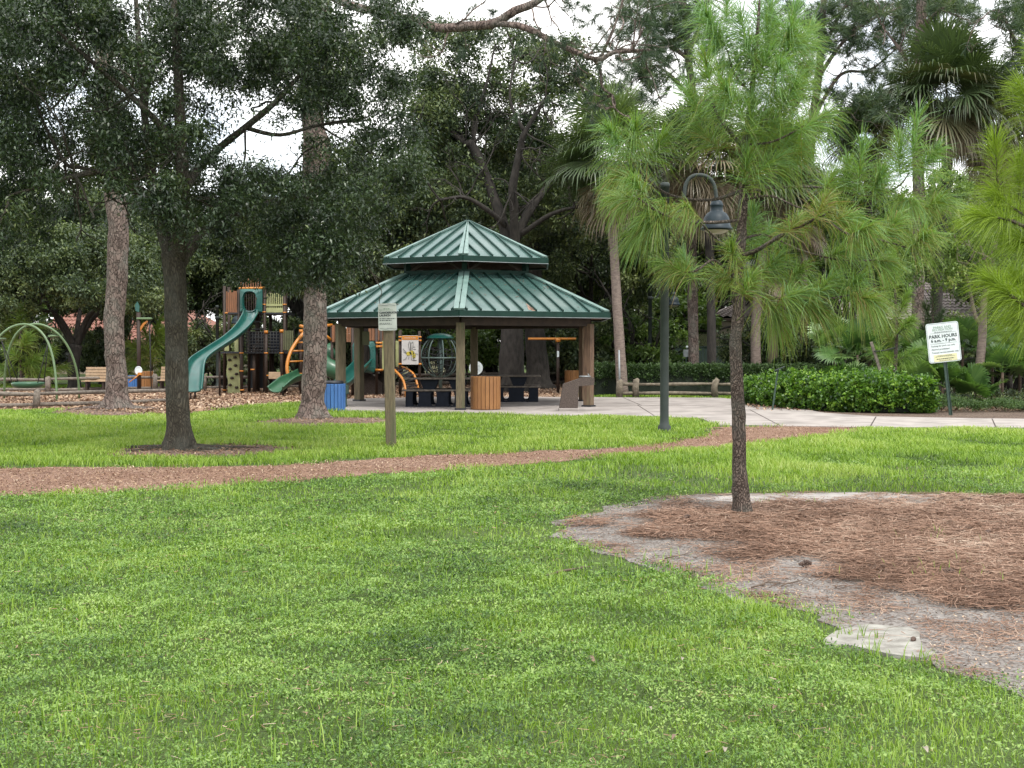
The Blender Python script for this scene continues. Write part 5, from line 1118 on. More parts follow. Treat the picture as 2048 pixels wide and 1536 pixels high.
# ---------------------------------------------------------------- young long-needled pine in the foreground
def build_front_pine():
    r = np.random.default_rng(12); d = 13.4; c = GD(1487, d); t = thing('young_pine', 'young long needled pine with a thin crooked trunk standing in the sandy bed', 'tree', c)
    b = MB(); trunk(b, [c + Vector((0, 0, -.04)), P(1484, 1000, d), P(1479, 930, d), P(1478, 850, d), P(1474, 760, d), P(1471, 690, d), P(1477, 620, d), P(1474, 560, d), P(1480, 500, d), P(1484, 440, d), P(1487, 380, d), P(1490, 310, d), P(1494, 260, d), P(1502, 200, d), P(1510, 120, d), P(1516, 50, d), P(1519, 0, d)],
          [.098, .085, .072, .068, .06, .064, .058, .056, .052, .05, .045, .04, .034, .028, .022, .018, .01], 20, .25, .22, 9, roots=4, seed=3)
    br = [([(1478, 512, 0), (1515, 500, -.2), (1560, 472, -.4), (1610, 448, -.6), (1650, 428, -.8)], .026),
          ([(1488, 392, 0), (1530, 378, .2), (1590, 374, .4), (1650, 376, .5), (1712, 392, .6)], .016),
          ([(1488, 400, 0), (1540, 392, -.3), (1590, 412, -.5), (1640, 430, -.6)], .012),
          ([(1492, 300, 0), (1465, 270, -.1), (1438, 235, -.2), (1425, 205, -.2)], .022),
          ([(1494, 262, 0), (1530, 240, .1), (1575, 225, .3), (1610, 190, .4)], .015),
          ([(1492, 290, 0), (1540, 285, -.2), (1585, 265, -.3), (1625, 240, -.4)], .014),
          ([(1478, 545, 0), (1450, 535, -.2), (1425, 520, -.3), (1395, 540, -.4), (1370, 545, -.4)], .014),
          ([(1480, 500, 0), (1450, 490, -.2), (1420, 465, -.4), (1395, 440, -.5), (1372, 432, -.5)], .013),
          ([(1484, 440, 0), (1420, 445, -.2), (1360, 440, -.3), (1310, 420, -.4), (1275, 395, -.5)], .017),
          ([(1487, 380, 0), (1420, 400, .2), (1340, 390, .3), (1285, 350, .3), (1262, 318, .3)], .017),
          ([(1476, 575, 0), (1530, 590, -.3), (1580, 600, -.5), (1640, 600, -.6), (1700, 590, -.7)], .015),
          ([(1712, 392, .6), (1760, 390, .6), (1800, 370, .5), (1818, 345, .5)], .012),
          ([(1640, 430, -.7), (1700, 470, -.7), (1760, 480, -.6), (1830, 500, -.5)], .012),
          ([(1480, 480, 0), (1530, 470, .4), (1600, 500, .7), (1680, 520, .9), (1750, 520, 1)], .014),
          ([(1505, 190, 0), (1470, 150, .1), (1455, 100, .1)], .014), ([(1508, 150, 0), (1540, 120, 0), (1575, 100, 0)], .012)]
    for pts, rr in br: trunk(b, [P(u, v, d + o) for u, v, o in pts], [rr, rr * .55], 8, 0, .15, 9)
    b.build('trunk', M['youngbark'], t)
    # (tip u, v, base u, v, depth offset, tint offset)
    T_ = [(1519, 20, 1508, 185, 0, .3), (1452, -15, 1454, 98, .1, .35), (1580, 60, 1562, 130, 0, .25), (1412, 118, 1428, 215, -.2, .1), (1440, 130, 1442, 220, .2, .2), (1612, 140, 1590, 205, .3, .15), (1650, 225, 1600, 262, -.4, .1), (1560, 190, 1540, 275, .1, .1), (1480, 205, 1488, 290, .2, .05), (1378, 180, 1404, 246, -.1, .15),
          (1495, 310, 1489, 390, -.2, .0), (1550, 318, 1508, 350, -.2, .05), (1530, 235, 1505, 290, .3, .05), (1590, 260, 1560, 300, .2, .1),
          (1272, 248, 1262, 325, .3, .15), (1222, 262, 1252, 318, .35, .2), (1325, 275, 1290, 330, .3, .1), (1240, 350, 1270, 345, .2, -.05), (1268, 362, 1300, 408, -.4, 0), (1232, 395, 1272, 398, -.5, .05), (1300, 432, 1340, 436, -.3, .0), (1330, 405, 1350, 436, -.3, -.08), (1280, 460, 1320, 440, -.4, .1),
          (1372, 412, 1405, 440, -.5, -.1), (1368, 515, 1388, 560, -.4, .15), (1330, 525, 1375, 548, -.4, .0), (1462, 492, 1475, 545, -.3, -.1), (1430, 540, 1468, 560, -.3, -.1), (1508, 420, 1500, 500, .2, .2), (1540, 460, 1512, 500, .3, .15), (1552, 520, 1520, 552, -.2, .05), (1600, 540, 1560, 580, -.3, 0),
          (1725, 288, 1714, 395, .6, .2), (1695, 330, 1700, 385, .6, .15), (1762, 350, 1745, 392, .6, .1), (1836, 232, 1818, 350, .5, .25), (1800, 280, 1800, 365, .4, .15), (1870, 300, 1835, 350, .5, .1), (1500, 90, 1506, 150, .1, .25), (1540, 10, 1530, 100, .2, .3), (1480, 30, 1500, 120, -.2, .3), (1590, 20, 1575, 100, -.2, .3), (1560, 130, 1535, 200, -.2, .2), (1505, 200, 1500, 270, -.3, .1), (1450, 170, 1475, 240, -.3, .15), (1540, 60, 1515, 140, .3, .25), (1620, 60, 1590, 140, .3, .2), (1410, 20, 1440, 90, .1, .3), (1590, 170, 1560, 230, -.3, .15), (1600, 300, 1560, 330, .2, .0), (1400, 260, 1440, 300, .1, .0), (1535, 110, 1512, 170, -.1, .2), (1475, 120, 1498, 200, .2, .2), (1600, 80, 1572, 105, 0, .25), (1425, 60, 1450, 110, .2, .3), (1668, 345, 1650, 378, .4, .15),
          (1650, 398, 1630, 440, -.8, -.25), (1600, 432, 1575, 466, -.5, -.2), (1700, 430, 1670, 440, -.7, 0), (1735, 455, 1700, 470, -.7, .05), (1790, 440, 1765, 478, -.6, .0), (1850, 470, 1820, 498, -.5, .0), (1880, 400, 1840, 420, .3, 0), (1820, 400, 1790, 400, .3, -.05),
          (1660, 560, 1620, 600, -.6, .05), (1600, 585, 1560, 598, -.5, .0), (1715, 560, 1680, 592, -.7, .05), (1745, 600, 1700, 592, -.7, -.1), (1640, 620, 1600, 602, -.6, -.05), (1690, 500, 1650, 515, .9, 0), (1770, 520, 1735, 522, 1, 0), (1560, 640, 1530, 592, -.3, -.1), (1500, 560, 1485, 590, -.4, -.05)]
    S = []
    for (u, v, bu, bv, o, ti) in T_: sc = 1.0 if v < 300 or (1480 < u < 1560 and v < 360) else .82; sc = .66 if 1310 < u < 1475 and v > 300 else sc; S.append((*P(bu, bv, d + o + r.normal(0, .1)), *P(u, v, d + o + r.normal(0, .15)), ti + .02, sc))
    V, Q, T = needles(S, 300, .39, .0050, r, 16, 84, .55, .52, .05, .26)
    # an open gap in the crown round the lamp arm
    n_ = len(V) // 6; W6 = V.reshape(n_, 6, 3)[:, 2:].mean(1); uu = 1024 + F * W6[:, 0] / W6[:, 1]; vv = HZ - F * (W6[:, 2] - CZ) / W6[:, 1]
    k = ~((((uu - 1428) / 46) ** 2 + ((vv - 425) / 48) ** 2 < 1) | (((uu - 1395) / 34) ** 2 + ((vv - 372) / 26) ** 2 < 1) | (((uu - 1330) / 22) ** 2 + ((vv - 385) / 30) ** 2 < 1) & (RNG.random(n_) < .8)); V = V.reshape(n_, 6, 3)[k].reshape(-1, 3); T = T.reshape(n_, 6)[k].ravel(); q_ = np.arange(k.sum()) * 6; Q = np.concatenate([np.stack([q_, q_ + 1, q_ + 2, q_ + 3], 1), np.stack([q_ + 3, q_ + 2, q_ + 4, q_ + 5], 1)])
    npmesh('crown', V, Q, None, M['needle'], t, tint=T)
build_front_pine()
def small_pine(name, label, u, d, pts, shoots, L, w, n, m='needle', tint=.5, rad=(.04, .02), droop=.5, group=None, bm='youngbark'):
    r = np.random.default_rng(int(abs(u)) + 1); c = GD(u, d); t = thing(name, label, 'tree', c, group); b = MB(); trunk(b, [c] + [P(a, v, d) for a, v in pts], rad, 10, .1, .15, 6, roots=4)
    S = []
    for (a, v, ba, bv, o) in shoots:
        p, q = P(ba, bv, d + o), P(a, v, d + o + r.normal(0, .1)); S.append((*p, *q)); near = min([P(x, y, d) for x, y in pts], key=lambda k: (k - p).length + max(0, k.z - p.z)); b.tube([near, near.lerp(p, .5) + Vector((0, 0, -.03)), p, q], [rad[0] * .35, rad[0] * .3, rad[0] * .22, .004], 6, cap=False)
    b.build('trunk', M[bm], t); V, Q, T = needles(S, n, L, w, r, 18, 82, droop, tint, .1, .13); npmesh('crown', V, Q, None, M[m], t, tint=T); return t
small_pine('young_pine', 'bright yellow green young pine reaching in from the right edge', 2190, 14.5, [(2185, 700), (2180, 500), (2176, 300), (2170, 100)], [(1990, 285, 1998, 400, 0), (2038, 330, 2040, 420, .3), (1965, 430, 2020, 440, -.2), (2045, 180, 2075, 250, .4), (2100, 260, 2090, 340, 0), (1985, 560, 2020, 590, -.3), (2035, 560, 2060, 610, .2), (2030, 480, 2080, 490, 0), (2040, 640, 2075, 650, .3), (1998, 395, 2060, 440, 0), (2020, 590, 2090, 620, -.2), (2110, 470, 2140, 480, 0), (2080, 100, 2110, 190, 0)], .40, .0050, 440, 'needleyellow', .5, (.08, .04), .35)
small_pine('staked_pine', 'small staked pine growing behind the bright hedge', 1791, 36.5, [(1790, 740), (1793, 680), (1792, 640), (1790, 560)], [(1788, 505, 1790, 600, 0), (1770, 560, 1788, 630, .2), (1815, 585, 1794, 640, 0), (1745, 620, 1785, 660, .3), (1820, 640, 1794, 670, -.2), (1765, 660, 1790, 690, 0), (1835, 700, 1796, 720, .2), (1740, 590, 1775, 620, .3), (1755, 700, 1788, 730, -.3)], .42, .010, 380, 'needle', .55, (.06, .03), .5)
small_pine('young_pine', 'slim blue green young pine top in front of the grey tiled roof', 1865, 41, [(1866, 740), (1866, 660), (1865, 590)], [(1865, 570, 1866, 650, 0), (1850, 610, 1866, 660, .2), (1885, 625, 1866, 675, 0), (1845, 655, 1865, 690, 0), (1885, 665, 1867, 700, .2)], .28, .012, 260, 'farneedle', .7, (.05, .03), .15)
small_pine('young_pine', 'bushy pale green pine behind the saucer swing', 45, 52, [(42, 740), (40, 690), (42, 650)], [(42, 620, 42, 660, 0), (10, 660, 38, 690, 0), (75, 655, 45, 690, .3), (20, 700, 40, 720, -.3), (100, 700, 50, 725, .2), (70, 720, 45, 740, 0), (0, 735, 38, 745, .3), (95, 740, 50, 750, 0), (55, 675, 43, 700, -.5), (125, 735, 60, 745, .4), (20, 640, 40, 670, .5)], .55, .018, 260, 'needle', .42, (.07, .03), .35, 'bushy young pines behind the playground')
small_pine('young_pine', 'bushy pale green pine right of the left pine trunk', 305, 55, [(303, 740), (302, 690), (305, 660)], [(320, 640, 305, 690, 0), (285, 650, 302, 695, 0), (340, 690, 308, 710, .3), (265, 690, 300, 715, -.3), (335, 725, 305, 735, .2), (275, 730, 302, 738, 0), (255, 720, 300, 730, .3), (330, 660, 305, 700, 0), (300, 700, 304, 730, -.5), (350, 740, 308, 745, .4)], .55, .018, 260, 'needle', .40, (.07, .03), .35, 'bushy young pines behind the playground')
c = P(1760, 713, 35.5); t = thing('tree_stake', 'grey leaning wooden stake tied to the small pine behind the hedge', 'stake', GD(1784, 36)); MB().beam(GD(1786, 36), P(1742, 684, 36), .07, .07, up=(0, 1, 0)).build('stake', M['greywood'], t); MB().tube([P(1748, 703, 35.9), P(1768, 701, 36.1), P(1791, 695, 36.4)], .018, 6).build('tie', M['rope'], t)
# ---------------------------------------------------------------- background live oaks, shared meshes
def tree_variant(seed, name, R=4.3, H=8.2, trunkh=2.2, nc=160, nl=470, L=.19, m='bgleaf', tint=.42, rz=.72):
    r = np.random.default_rng(seed); t = thing(name, '', 'tree', (0, 0, 0)); b = MB(); trunk(b, [Vector((0, 0, -.1)), Vector((.1, 0, trunkh * .5)), Vector((0, .1, trunkh))], [.32, .27, .3], 14, .4, .12, 2, roots=5)
    zc = H - R * rz; C = []
    for i in range(6):
        a = i * pi / 3 + r.normal(0, .3); e = Vector((cos(a) * R * .6, sin(a) * R * .6, zc + r.normal(0, .6))); m1 = Vector((cos(a) * R * .22, sin(a) * R * .22, (trunkh + zc) / 2)); trunk(b, [Vector((0, 0, trunkh - .2)), m1, e], [.17, .12, .05], 8, 0, .2, 1.5)
        for j in range(3): branchy(b, m1.lerp(e, r.random()), r.normal(0, 1, 3) + np.array([0, 0, .6]), 1.6, .05, 1, r, [], 2)
    b.build('trunk', M['darkbark'], t)
    ph = r.uniform(0, 6.28, 6)
    while len(C) < nc:
        g = r.normal(0, 1, 3); g /= np.linalg.norm(g); az = math.atan2(g[1], g[0]); lump = 1 + .16 * sin(3 * az + ph[0]) + .12 * sin(5 * az + ph[1] + 2 * g[2]) + .1 * sin(4 * g[2] + ph[2])
        f = r.uniform(.35, 1) ** .5 * lump
        if g[2] < -.55: continue
        C.append((g[0] * R * f, g[1] * R * f, zc + g[2] * R * rz * f))
    V, Q, T = leafcloud(C, r.uniform(.45, .95, nc) * R / 4.3, nl, L, r, .45, .3, .75, tint, .12, .14); npmesh('crown', V, Q, None, M[m], t, tint=T)
    return t
OV = [tree_variant(s, 'oak_tree') for s in (101, 102, 103)]
def place(src, used, x, y, s, rz, label, group=None, sz=None, cat='tree', rename=None):
    o = src if src not in used else copy_tree(src); used.add(src)
    if o.parent is None: o.location = (x, y, 0)
    o.scale = (s, s, sz or s); o.rotation_euler = (0, 0, rz); tag(o, label, cat, group)
    if rename: o.name = rename
    return o
used = set(); G_ = 'oaks closing the view behind the park'
BG = [(905, 74, 2, 1.1, 1.62, 'tall oak showing over the left shoulder of the live oak'), (1110, 74, 0, 1.05, 1.6, 'tall oak showing over the right shoulder of the live oak'), (245, 74, 1, 1.05, 1.3, 'oak behind the leaning left pine trunk'), (55, 76, 2, 1.05, 1.3, 'oak far behind the swing arches'), (1230, 78, 1, 1.1, 1.5, 'oak behind the skirted palm by the gazebo'), (150, 54, 0, .82, .80, 'dark spreading oak behind the saucer swing and left bench'), (-150, 60, 1, 1, 1, 'oak at the far left edge beyond the swing'), (330, 63, 2, .9, .9, 'oak behind the left bins and the oak trunk'), (478, 66, 0, 1.0, 1.05, 'oak behind the upper deck of the play tower'), (610, 62, 1, .95, 1.1, 'oak right behind the vine wrapped pine trunk'), (735, 54, 2, .82, 1.12, 'dense dark oak behind the left slope of the gazebo roof'), (838, 68, 0, 1.05, 1.15, 'oak left of the big limbed live oak'), (1180, 60, 1, .85, 1.05, 'dark oak behind the right slope of the gazebo roof'), (1300, 70, 2, 1.1, 1.25, 'oak behind the tall lamp post'), (1450, 76, 0, 1.2, 1.35, 'oak behind the beige outbuilding'), (1610, 80, 1, 1.3, 1.4, 'oak between the outbuilding and the grey tiled house'), (1780, 84, 2, 1.3, 1.35, 'oak rising behind the grey tiled house'), (1960, 80, 0, 1.3, 1.45, 'oak behind the right end of the tiled house'), (2120, 66, 1, 1.1, 1.3, 'oak beyond the right edge of the planting bed'), (985, 78, 2, 1.2, 1.2, 'tall pale topped oak behind the gazebo peak')]
for i, (u, d, k, s, sz, lab) in enumerate(BG): place(OV[k], used, X(u, d), d, s, i * 2.1, lab, G_, sz)
for i in range(11):
    u = -200 + i * 235; d = 104 + 5 * (i % 3); place(OV[i % 3], used, X(u, d), d, 1.45, i * 1.3, 'hazy treetop in the far row beyond the houses', 'far row of trees', 1.25)
SV = [tree_variant(s, 'shrub', 1.9, 2.6, .5, 70, 230, .15, 'bgleaf', .42, .68) for s in (201, 202)] + [tree_variant(203, 'shrub', 1.9, 2.6, .5, 60, 190, .17, 'brightleaf', .2, .68)]
SH = [(-60, 57, 0, 1), (90, 60, 1, 1), (215, 59, 0, .9), (395, 57, 1, .95), (440, 58, 0, .9), (520, 60, 1, 1.1), (600, 58, 0, 1.1), (680, 60, 1, 1.1), (770, 62, 0, 1), (835, 63, 2, 1.2), (905, 61, 2, 1.25), (970, 63, 2, 1.2), (1105, 62, 1, 1.1), (1160, 57, 0, 1.15), (1215, 58, 1, 1.2), (1275, 57, 2, 1.1), (1340, 62, 2, 1.5), (1372, 64, 2, 1.2), (1500, 74, 0, .9), (1530, 56, 1, 1.0), (1600, 52, 0, 1.05), (1660, 50, 1, .95), (1730, 48, 0, .9), (1985, 48, 1, 1.0), (2050, 46, 0, 1.1), (1905, 52, 1, .8), (1130, 66, 2, 1.3), (1820, 50, 0, .85)]
SL = ['at the far left end of the back fence', 'behind the arch of the saucer swing', 'behind the left pine trunk', 'behind the far teal slide end', 'behind the slim grey lamp post', 'behind the play tower posts', 'behind the small green slide', 'behind the vine wrapped pine', 'behind the seesaw side of the gazebo', 'light green, behind the bee panel', 'light green, behind the net dome', 'light green, behind the white round sign', 'behind the orange spinner bar', 'behind the right gazebo columns', 'left of the grey marker pole', 'light green, over the clipped hedge left of the lamp', 'light green, just right of the tall lamp post', 'light green, beside the board fence', 'right of the beige outbuilding', 'behind the mossy palm trunk', 'behind the clipped hedge end', 'left of the fan palms', 'behind the fan palms', 'right of the park hours sign', 'at the right edge of the planting bed', 'behind the hours sign', 'light green, far behind the brown bin', 'under the grey tiled eaves']
used = set()
for i, (u, d, k, s) in enumerate(SH): place(SV[k], used, X(u, d), d, s, i * 1.7, ('dark shrub ' if k < 2 else 'shrub ') + SL[i], 'shrubs closing the view behind the park', s * 1.05, 'shrub')

LV = tree_variant(301, 'leafy_tree', 3.0, 7.0, 1.8, 100, 260, .16, 'brightleaf', .18)
used = set()
for i, (u, d, s, sz, lab) in enumerate([(1690, 58, .95, 1.15, 'light green tree between the pale palm trunk and the tiled roof'), (1745, 62, .7, 1.0, 'light green tree behind the small staked pine'), (1600, 62, 1, 1.1, 'light green tree behind the mossy palm'), (2060, 58, .8, 1.1, 'light green tree over the right end of the tiled roof'), (905, 66, .9, 1.15, 'yellowish green tree left of the big live oak'), (20, 62, .9, .8, 'light green tree at the left edge behind the swing')]): place(LV, used, X(u, d), d, s, i * 1.3, lab, 'light green trees behind the park', sz)
# ---------------------------------------------------------------- big limbed live oak behind the gazebo
def build_live_oak():
    r = np.random.default_rng(41); d = 50; c = GD(1025, d); t = thing('live_oak', 'old live oak with dark forking limbs rising behind the gazebo peak', 'tree', c); b = MB()
    trunk(b, [c, P(1023, 700, d), P(1025, 640, d), P(1028, 560, d), P(1030, 490, d)], [.50, .44, .40, .36, .34], 22, .35, .12, 1.5, roots=5)
    lim = [([(1028, 520, 0), (1000, 430, .4), (975, 360, .8), (945, 290, 1), (930, 285, 1), (880, 245, 1.3), (840, 230, 1.5)], [.26, .2, .18, .15, .12, .09, .05]), ([(1030, 500, 0), (1028, 420, -.4), (1025, 380, -.6), (1040, 300, -.8), (1050, 265, -1), (1090, 200, -1.2)], [.22, .17, .16, .13, .10, .05]),
           ([(1030, 480, 0), (1060, 420, .2), (1090, 380, .6), (1140, 320, .8), (1180, 240, 1)], [.2, .16, .13, .1, .05]), ([(1010, 450, 0), (975, 420, -.6), (930, 395, -1), (880, 400, -1.4)], [.11, .09, .07, .04]), ([(1040, 470, 0), (1100, 430, -.5), (1150, 415, -.8), (1180, 420, -1)], [.11, .08, .06, .04]), ([(945, 290, 1), (955, 230, 1), (975, 160, .8), (990, 90, .6)], [.09, .07, .05, .03]), ([(1050, 265, -1), (1020, 200, -1), (1030, 120, -1)], [.07, .05, .03])]
    nodes = []
    for pts, rad in lim: q = [P(u, v, d + o) for u, v, o in pts]; trunk(b, q, rad, 10, 0, .2, 2); nodes += q[2:]
    for i in range(50): branchy(b, nodes[r.integers(len(nodes))], r.normal(0, 1, 3) + np.array([0, 0, .3]), r.uniform(1, 2.4), .035, 2, r, [], 2)
    b.build('trunk', M['darkbark'], t)
    C = region_clumps([(900, 330, 110, 150), (1100, 260, 90, 150), (980, 250, 130, 90), (1000, 430, 190, 70), (1150, 420, 80, 110), (860, 200, 70, 70), (1080, 130, 110, 50), (850, 420, 80, 110), (920, 190, 80, 70), (1020, 90, 110, 40), (880, 120, 50, 70), (1150, 180, 60, 60), (950, 60, 90, 30)], [(985, 330, 30, 22), (960, 130, 90, 40), (1040, 215, 26, 20), (900, 120, 40, 30), (1000, 385, 18, 12)], 330, r, d + .6, d + 6)
    V, Q, T = leafcloud([tuple(p) for p in C], r.uniform(.35, .85, len(C)), 340, .16, r, .42, .3, .75, .42, .15, .15); npmesh('crown', V, Q, None, M['bgleaf'], t, tint=T)
    c = GD(1078, 54); t = thing('oak_tree', 'broad old oak trunk right of the live oak seen under the gazebo roof', 'tree', c); MB_ = MB(); trunk(MB_, [c, P(1072, 700, 54), P(1068, 600, 54), P(1066, 480, 54)], [.52, .42, .36, .3], 18, .4, .12, 1.5, roots=5); MB_.build('trunk', M['darkbark'], t)
    C = region_clumps([(1110, 480, 60, 60)], [], 24, r, 53, 56); V, Q, T = leafcloud([tuple(p) for p in C], r.uniform(.4, .7, len(C)), 160, .17, r, .42); npmesh('crown', V, Q, None, M['bgleaf'], t, tint=T)
build_live_oak()

# ---------------------------------------------------------------- tall pines far right with twisted branches
def tall_pine(label, base, d, pts, rad, limbs, clumps, seed, m='farneedle', mt='pinebark', n=46):
    r = np.random.default_rng(seed); c = GD(base, d); t = thing('pine_tree', label, 'tree', c, 'tall pines behind the hedge'); b = MB(); q = [c] + [P(u, v, d) for u, v in pts]; trunk(b, q, rad, 14, .15, .12, 2, roots=4); tips = []
    for L in limbs:
        qq = [P(u, v, d + o) for u, v, o in L]; trunk(b, qq, [.09, .03], 8, 0, .25, 2.5)
        for p in qq[1:]:
            for j in range(3): branchy(b, p, r.normal(0, 1, 3), r.uniform(.7, 1.6), .028, 2, r, tips, 2, .9)
    b.build('trunk', M[mt], t); S = []
    for (u, v, ru, rv, k) in clumps:
        for j in range(k):
            a = r.uniform(0, 2 * pi); f = sqrt(r.random()); p = P(u + ru * f * cos(a), v + rv * f * sin(a), d + r.normal(0, 1)); dd = Vector(r.normal(0, .7, 3) + np.array([0, 0, .7])).normalized(); S.append((*p, *(p + dd * .3)))
    for p, q_ in tips:
        if r.random() < .3: S.append((*p, *(p + q_ * .22)))
    V, Q, T = needles(S, n, .30, .013, r, 15, 90, .2, .5, .18, .15); npmesh('crown', V, Q, None, M[m], t, tint=T)
tall_pine('tall pine with yellowish tufts left of the young pine top', 1388, 50, [(1385, 560), (1380, 400), (1390, 250), (1375, 100), (1360, -60)], [.2, .18, .16, .13, .1], [[(1380, 120, 0), (1340, 90, 0), (1300, 60, .5), (1270, 20, .5)], [(1385, 200, 0), (1340, 150, -.5), (1310, 130, -.5)], [(1375, 110, 0), (1400, 50, 0), (1420, -10, 0)]], [(1300, 30, 70, 35, 110), (1330, 75, 50, 30, 70), (1260, 180, 70, 35, 90), (1250, 60, 30, 20, 20), (1370, 20, 50, 30, 60), (1400, 80, 50, 45, 90), (1330, 130, 60, 40, 60), (1430, 170, 50, 50, 60), (1290, 120, 50, 25, 40)], 61)
tall_pine('tall pine with dark twisted branches right of the young pine top', 1605, 54, [(1605, 560), (1612, 400), (1625, 250), (1640, 120), (1650, -60)], [.22, .2, .18, .15, .1], [[(1625, 240, 0), (1680, 150, .3), (1740, 140, .5), (1800, 90, .8)], [(1640, 150, 0), (1690, 80, -.5), (1760, 30, -.5), (1830, 10, -.6)], [(1612, 300, 0), (1660, 230, .5), (1690, 225, .5)], [(1640, 110, 0), (1680, 30, 0), (1720, -20, 0)]], [(1760, 60, 75, 50, 190), (1700, 25, 70, 30, 110), (1840, 25, 60, 35, 110), (1680, 90, 50, 30, 60), (1780, 150, 60, 40, 90), (1690, 200, 40, 22, 40), (1640, 60, 40, 50, 90), (1750, 220, 50, 30, 40), (1570, 40, 50, 50, 90), (1600, 170, 50, 50, 80), (1920, 30, 50, 35, 60), (1660, 260, 50, 30, 40), (1540, 240, 60, 50, 60)], 62)
tall_pine('pale thick pine trunk in front of the grey tiled house', 1836, 46, [(1836, 600), (1838, 450), (1836, 300), (1840, 150), (1845, -60)], [.22, .2, .19, .18, .16], [[(1838, 160, 0), (1800, 100, .5), (1770, 60, .5)], [(1840, 60, 0), (1880, 20, 0), (1920, -10, 0)]], [(1880, 5, 60, 25, 60), (1790, 210, 50, 35, 50)], 63)
tall_pine('slender pine trunk at the top right corner', 2062, 44, [(2060, 500), (2056, 300), (2060, 100), (2060, -60)], [.18, .16, .14, .1], [[(2060, 150, 0), (2020, 60, 0), (2000, 20, 0)]], [(2030, 35, 45, 35, 110), (2050, 120, 35, 35, 60)], 64, 'farneedle')
def build_maple():
    r = np.random.default_rng(55); d = 39.5; c = GD(1962, d); t = thing('leafy_tree', 'slim grey brown tree with light green foliage right of the park hours sign', 'tree', c); b = MB()
    trunk(b, [c, P(1960, 740, d), P(1964, 680, d), P(1966, 640, d), P(1968, 600, d), P(1985, 520, d), P(2000, 440, d)], [.15, .13, .125, .12, .09, .07, .03], 14, .2, .08, 3, roots=4); trunk(b, [P(1964, 650, d), P(1950, 630, d), P(1935, 560, d), P(1915, 500, d), P(1900, 420, d)], [.07, .06, .04, .03, .02], 8); trunk(b, [P(1968, 600, d), P(1975, 540, d), P(1955, 470, d), P(1960, 400, d)], [.06, .04, .03, .02], 8)
    for k in range(20): branchy(b, P(r.uniform(1880, 2020), r.uniform(400, 560), d + r.normal(0, .6)), r.normal(0, 1, 3), .9, .015, 1, r, [], 3)
    b.build('trunk', M['palebark'], t)
    C = region_clumps([(1900, 380, 40, 40), (1880, 450, 45, 50), (1950, 480, 70, 50), (2020, 470, 50, 70), (1870, 540, 55, 40), (1930, 560, 60, 25), (2030, 560, 40, 40)], [(1905, 470, 14, 14), (1930, 420, 12, 14), (1850, 500, 12, 10)], 125, r, d - 1.2, d + 1.6)
    V, Q, T = leafcloud([tuple(p) for p in C], r.uniform(.18, .38, len(C)), 130, .11, r, .45, .6, .8, .38, .15, .15); npmesh('crown', V, Q, None, M['brightleaf'], t, tint=T)
build_maple()

# ---------------------------------------------------------------- palms
def palm(label, u, d, pts, rad, crown, R, n, nd, seed, tb='palebark', petiole=.9, grp='sabal palms behind the hedge', name='sabal_palm', dead=True, tmin=.45):
    r = np.random.default_rng(seed); c = GD(u, d); t = thing(name, label, 'palm tree', c, grp)
    if pts: b = MB(); trunk(b, [c] + [P(a, v, d) for a, v in pts], rad, 14, .12, .08, 4, roots=4); b.build('trunk', M[tb], t)
    o = P(*crown, d); H = []
    for i in range(n):
        e = radians(88 - 118 * (i / n) ** .85 + r.normal(0, 6)); a = i * 2.399 + r.normal(0, .2); dv = (cos(e) * cos(a), cos(e) * sin(a), sin(e)); dr = .25 + .5 * max(0, (radians(50) - e)); H.append((o + Vector((0, 0, .1 * sin(e))), dv, dr * .6, tmin + .35 * (e > .4) + r.normal(0, .08), r.uniform(.85, 1.1)))
    V, Q, T3, T = fans(H, r, 40, R, petiole, .055); npmesh('crown', V, Q, T3, M['palmleaf'], t, tint=T)
    if dead and nd:
        H = []
        for i in range(nd): a = i * 2.399 + r.normal(0, .2); e = radians(r.uniform(-82, -45)); H.append((o + Vector((0, 0, -.2 - .4 * r.random())), (cos(e) * cos(a), cos(e) * sin(a), sin(e)), .5, r.uniform(.0, .26), r.uniform(.7, 1)))
        V, Q, T3, T = fans(H, r, 34, R, petiole * .7, .04, spread=80); npmesh('dead_fronds', V, Q, T3, M['palmleaf'], t, tint=T)
    return t
palm('sabal palm with hanging brown skirt between the gazebo and the tall lamp post', 1246, 46, [(1236, 640), (1228, 500), (1220, 330)], [.20, .17, .15, .17], (1222, 300), 1.35, 60, 30, 71, petiole=1.3, tmin=.6)
palm('dark skirted palm right behind the bell lamp', 1424, 47.6, [(1422, 600), (1415, 420), (1408, 340)], [.17, .15, .15, .17], (1406, 310), 1.4, 44, 44, 72, 'darkbark', 1.25, tmin=.25)
palm('palm with thin dark trunk just left of the lamp head', 1384, 52, [(1384, 600), (1372, 420), (1365, 350)], [.15, .13, .12, .13], (1362, 300), 1.1, 26, 18, 73, 'darkbark', 1.0, tmin=.25)
palm('palm crown drooping behind the young pine trunk', 1515, 49.5, [(1512, 640), (1530, 460), (1545, 340)], [.2, .17, .15, .17], (1548, 340), 1.45, 46, 34, 74, 'greywood' if 0 else 'palebark', 1.1, tmin=.4)
palm('tallest round crowned sabal palm at the upper right', 1872, 46, [(1876, 560), (1890, 400), (1898, 250)], [.19, .18, .16, .2], (1893, 175), 1.4, 72, 34, 75, 'darkbark', 1.25)
palm('sabal palm crown close beside the tallest palm', 2016, 50, [(2010, 560), (2000, 400), (1990, 260)], [.19, .17, .16, .2], (1988, 235), 1.4, 56, 24, 76, 'darkbark', 1.05)
palm('dark small palm crown against the sky left of the tallest palm', 1742, 56, [(1742, 560), (1738, 400), (1735, 300)], [.16, .14, .12, .14], (1732, 270), 1.3, 40, 14, 77, 'darkbark', .9, tmin=.4)
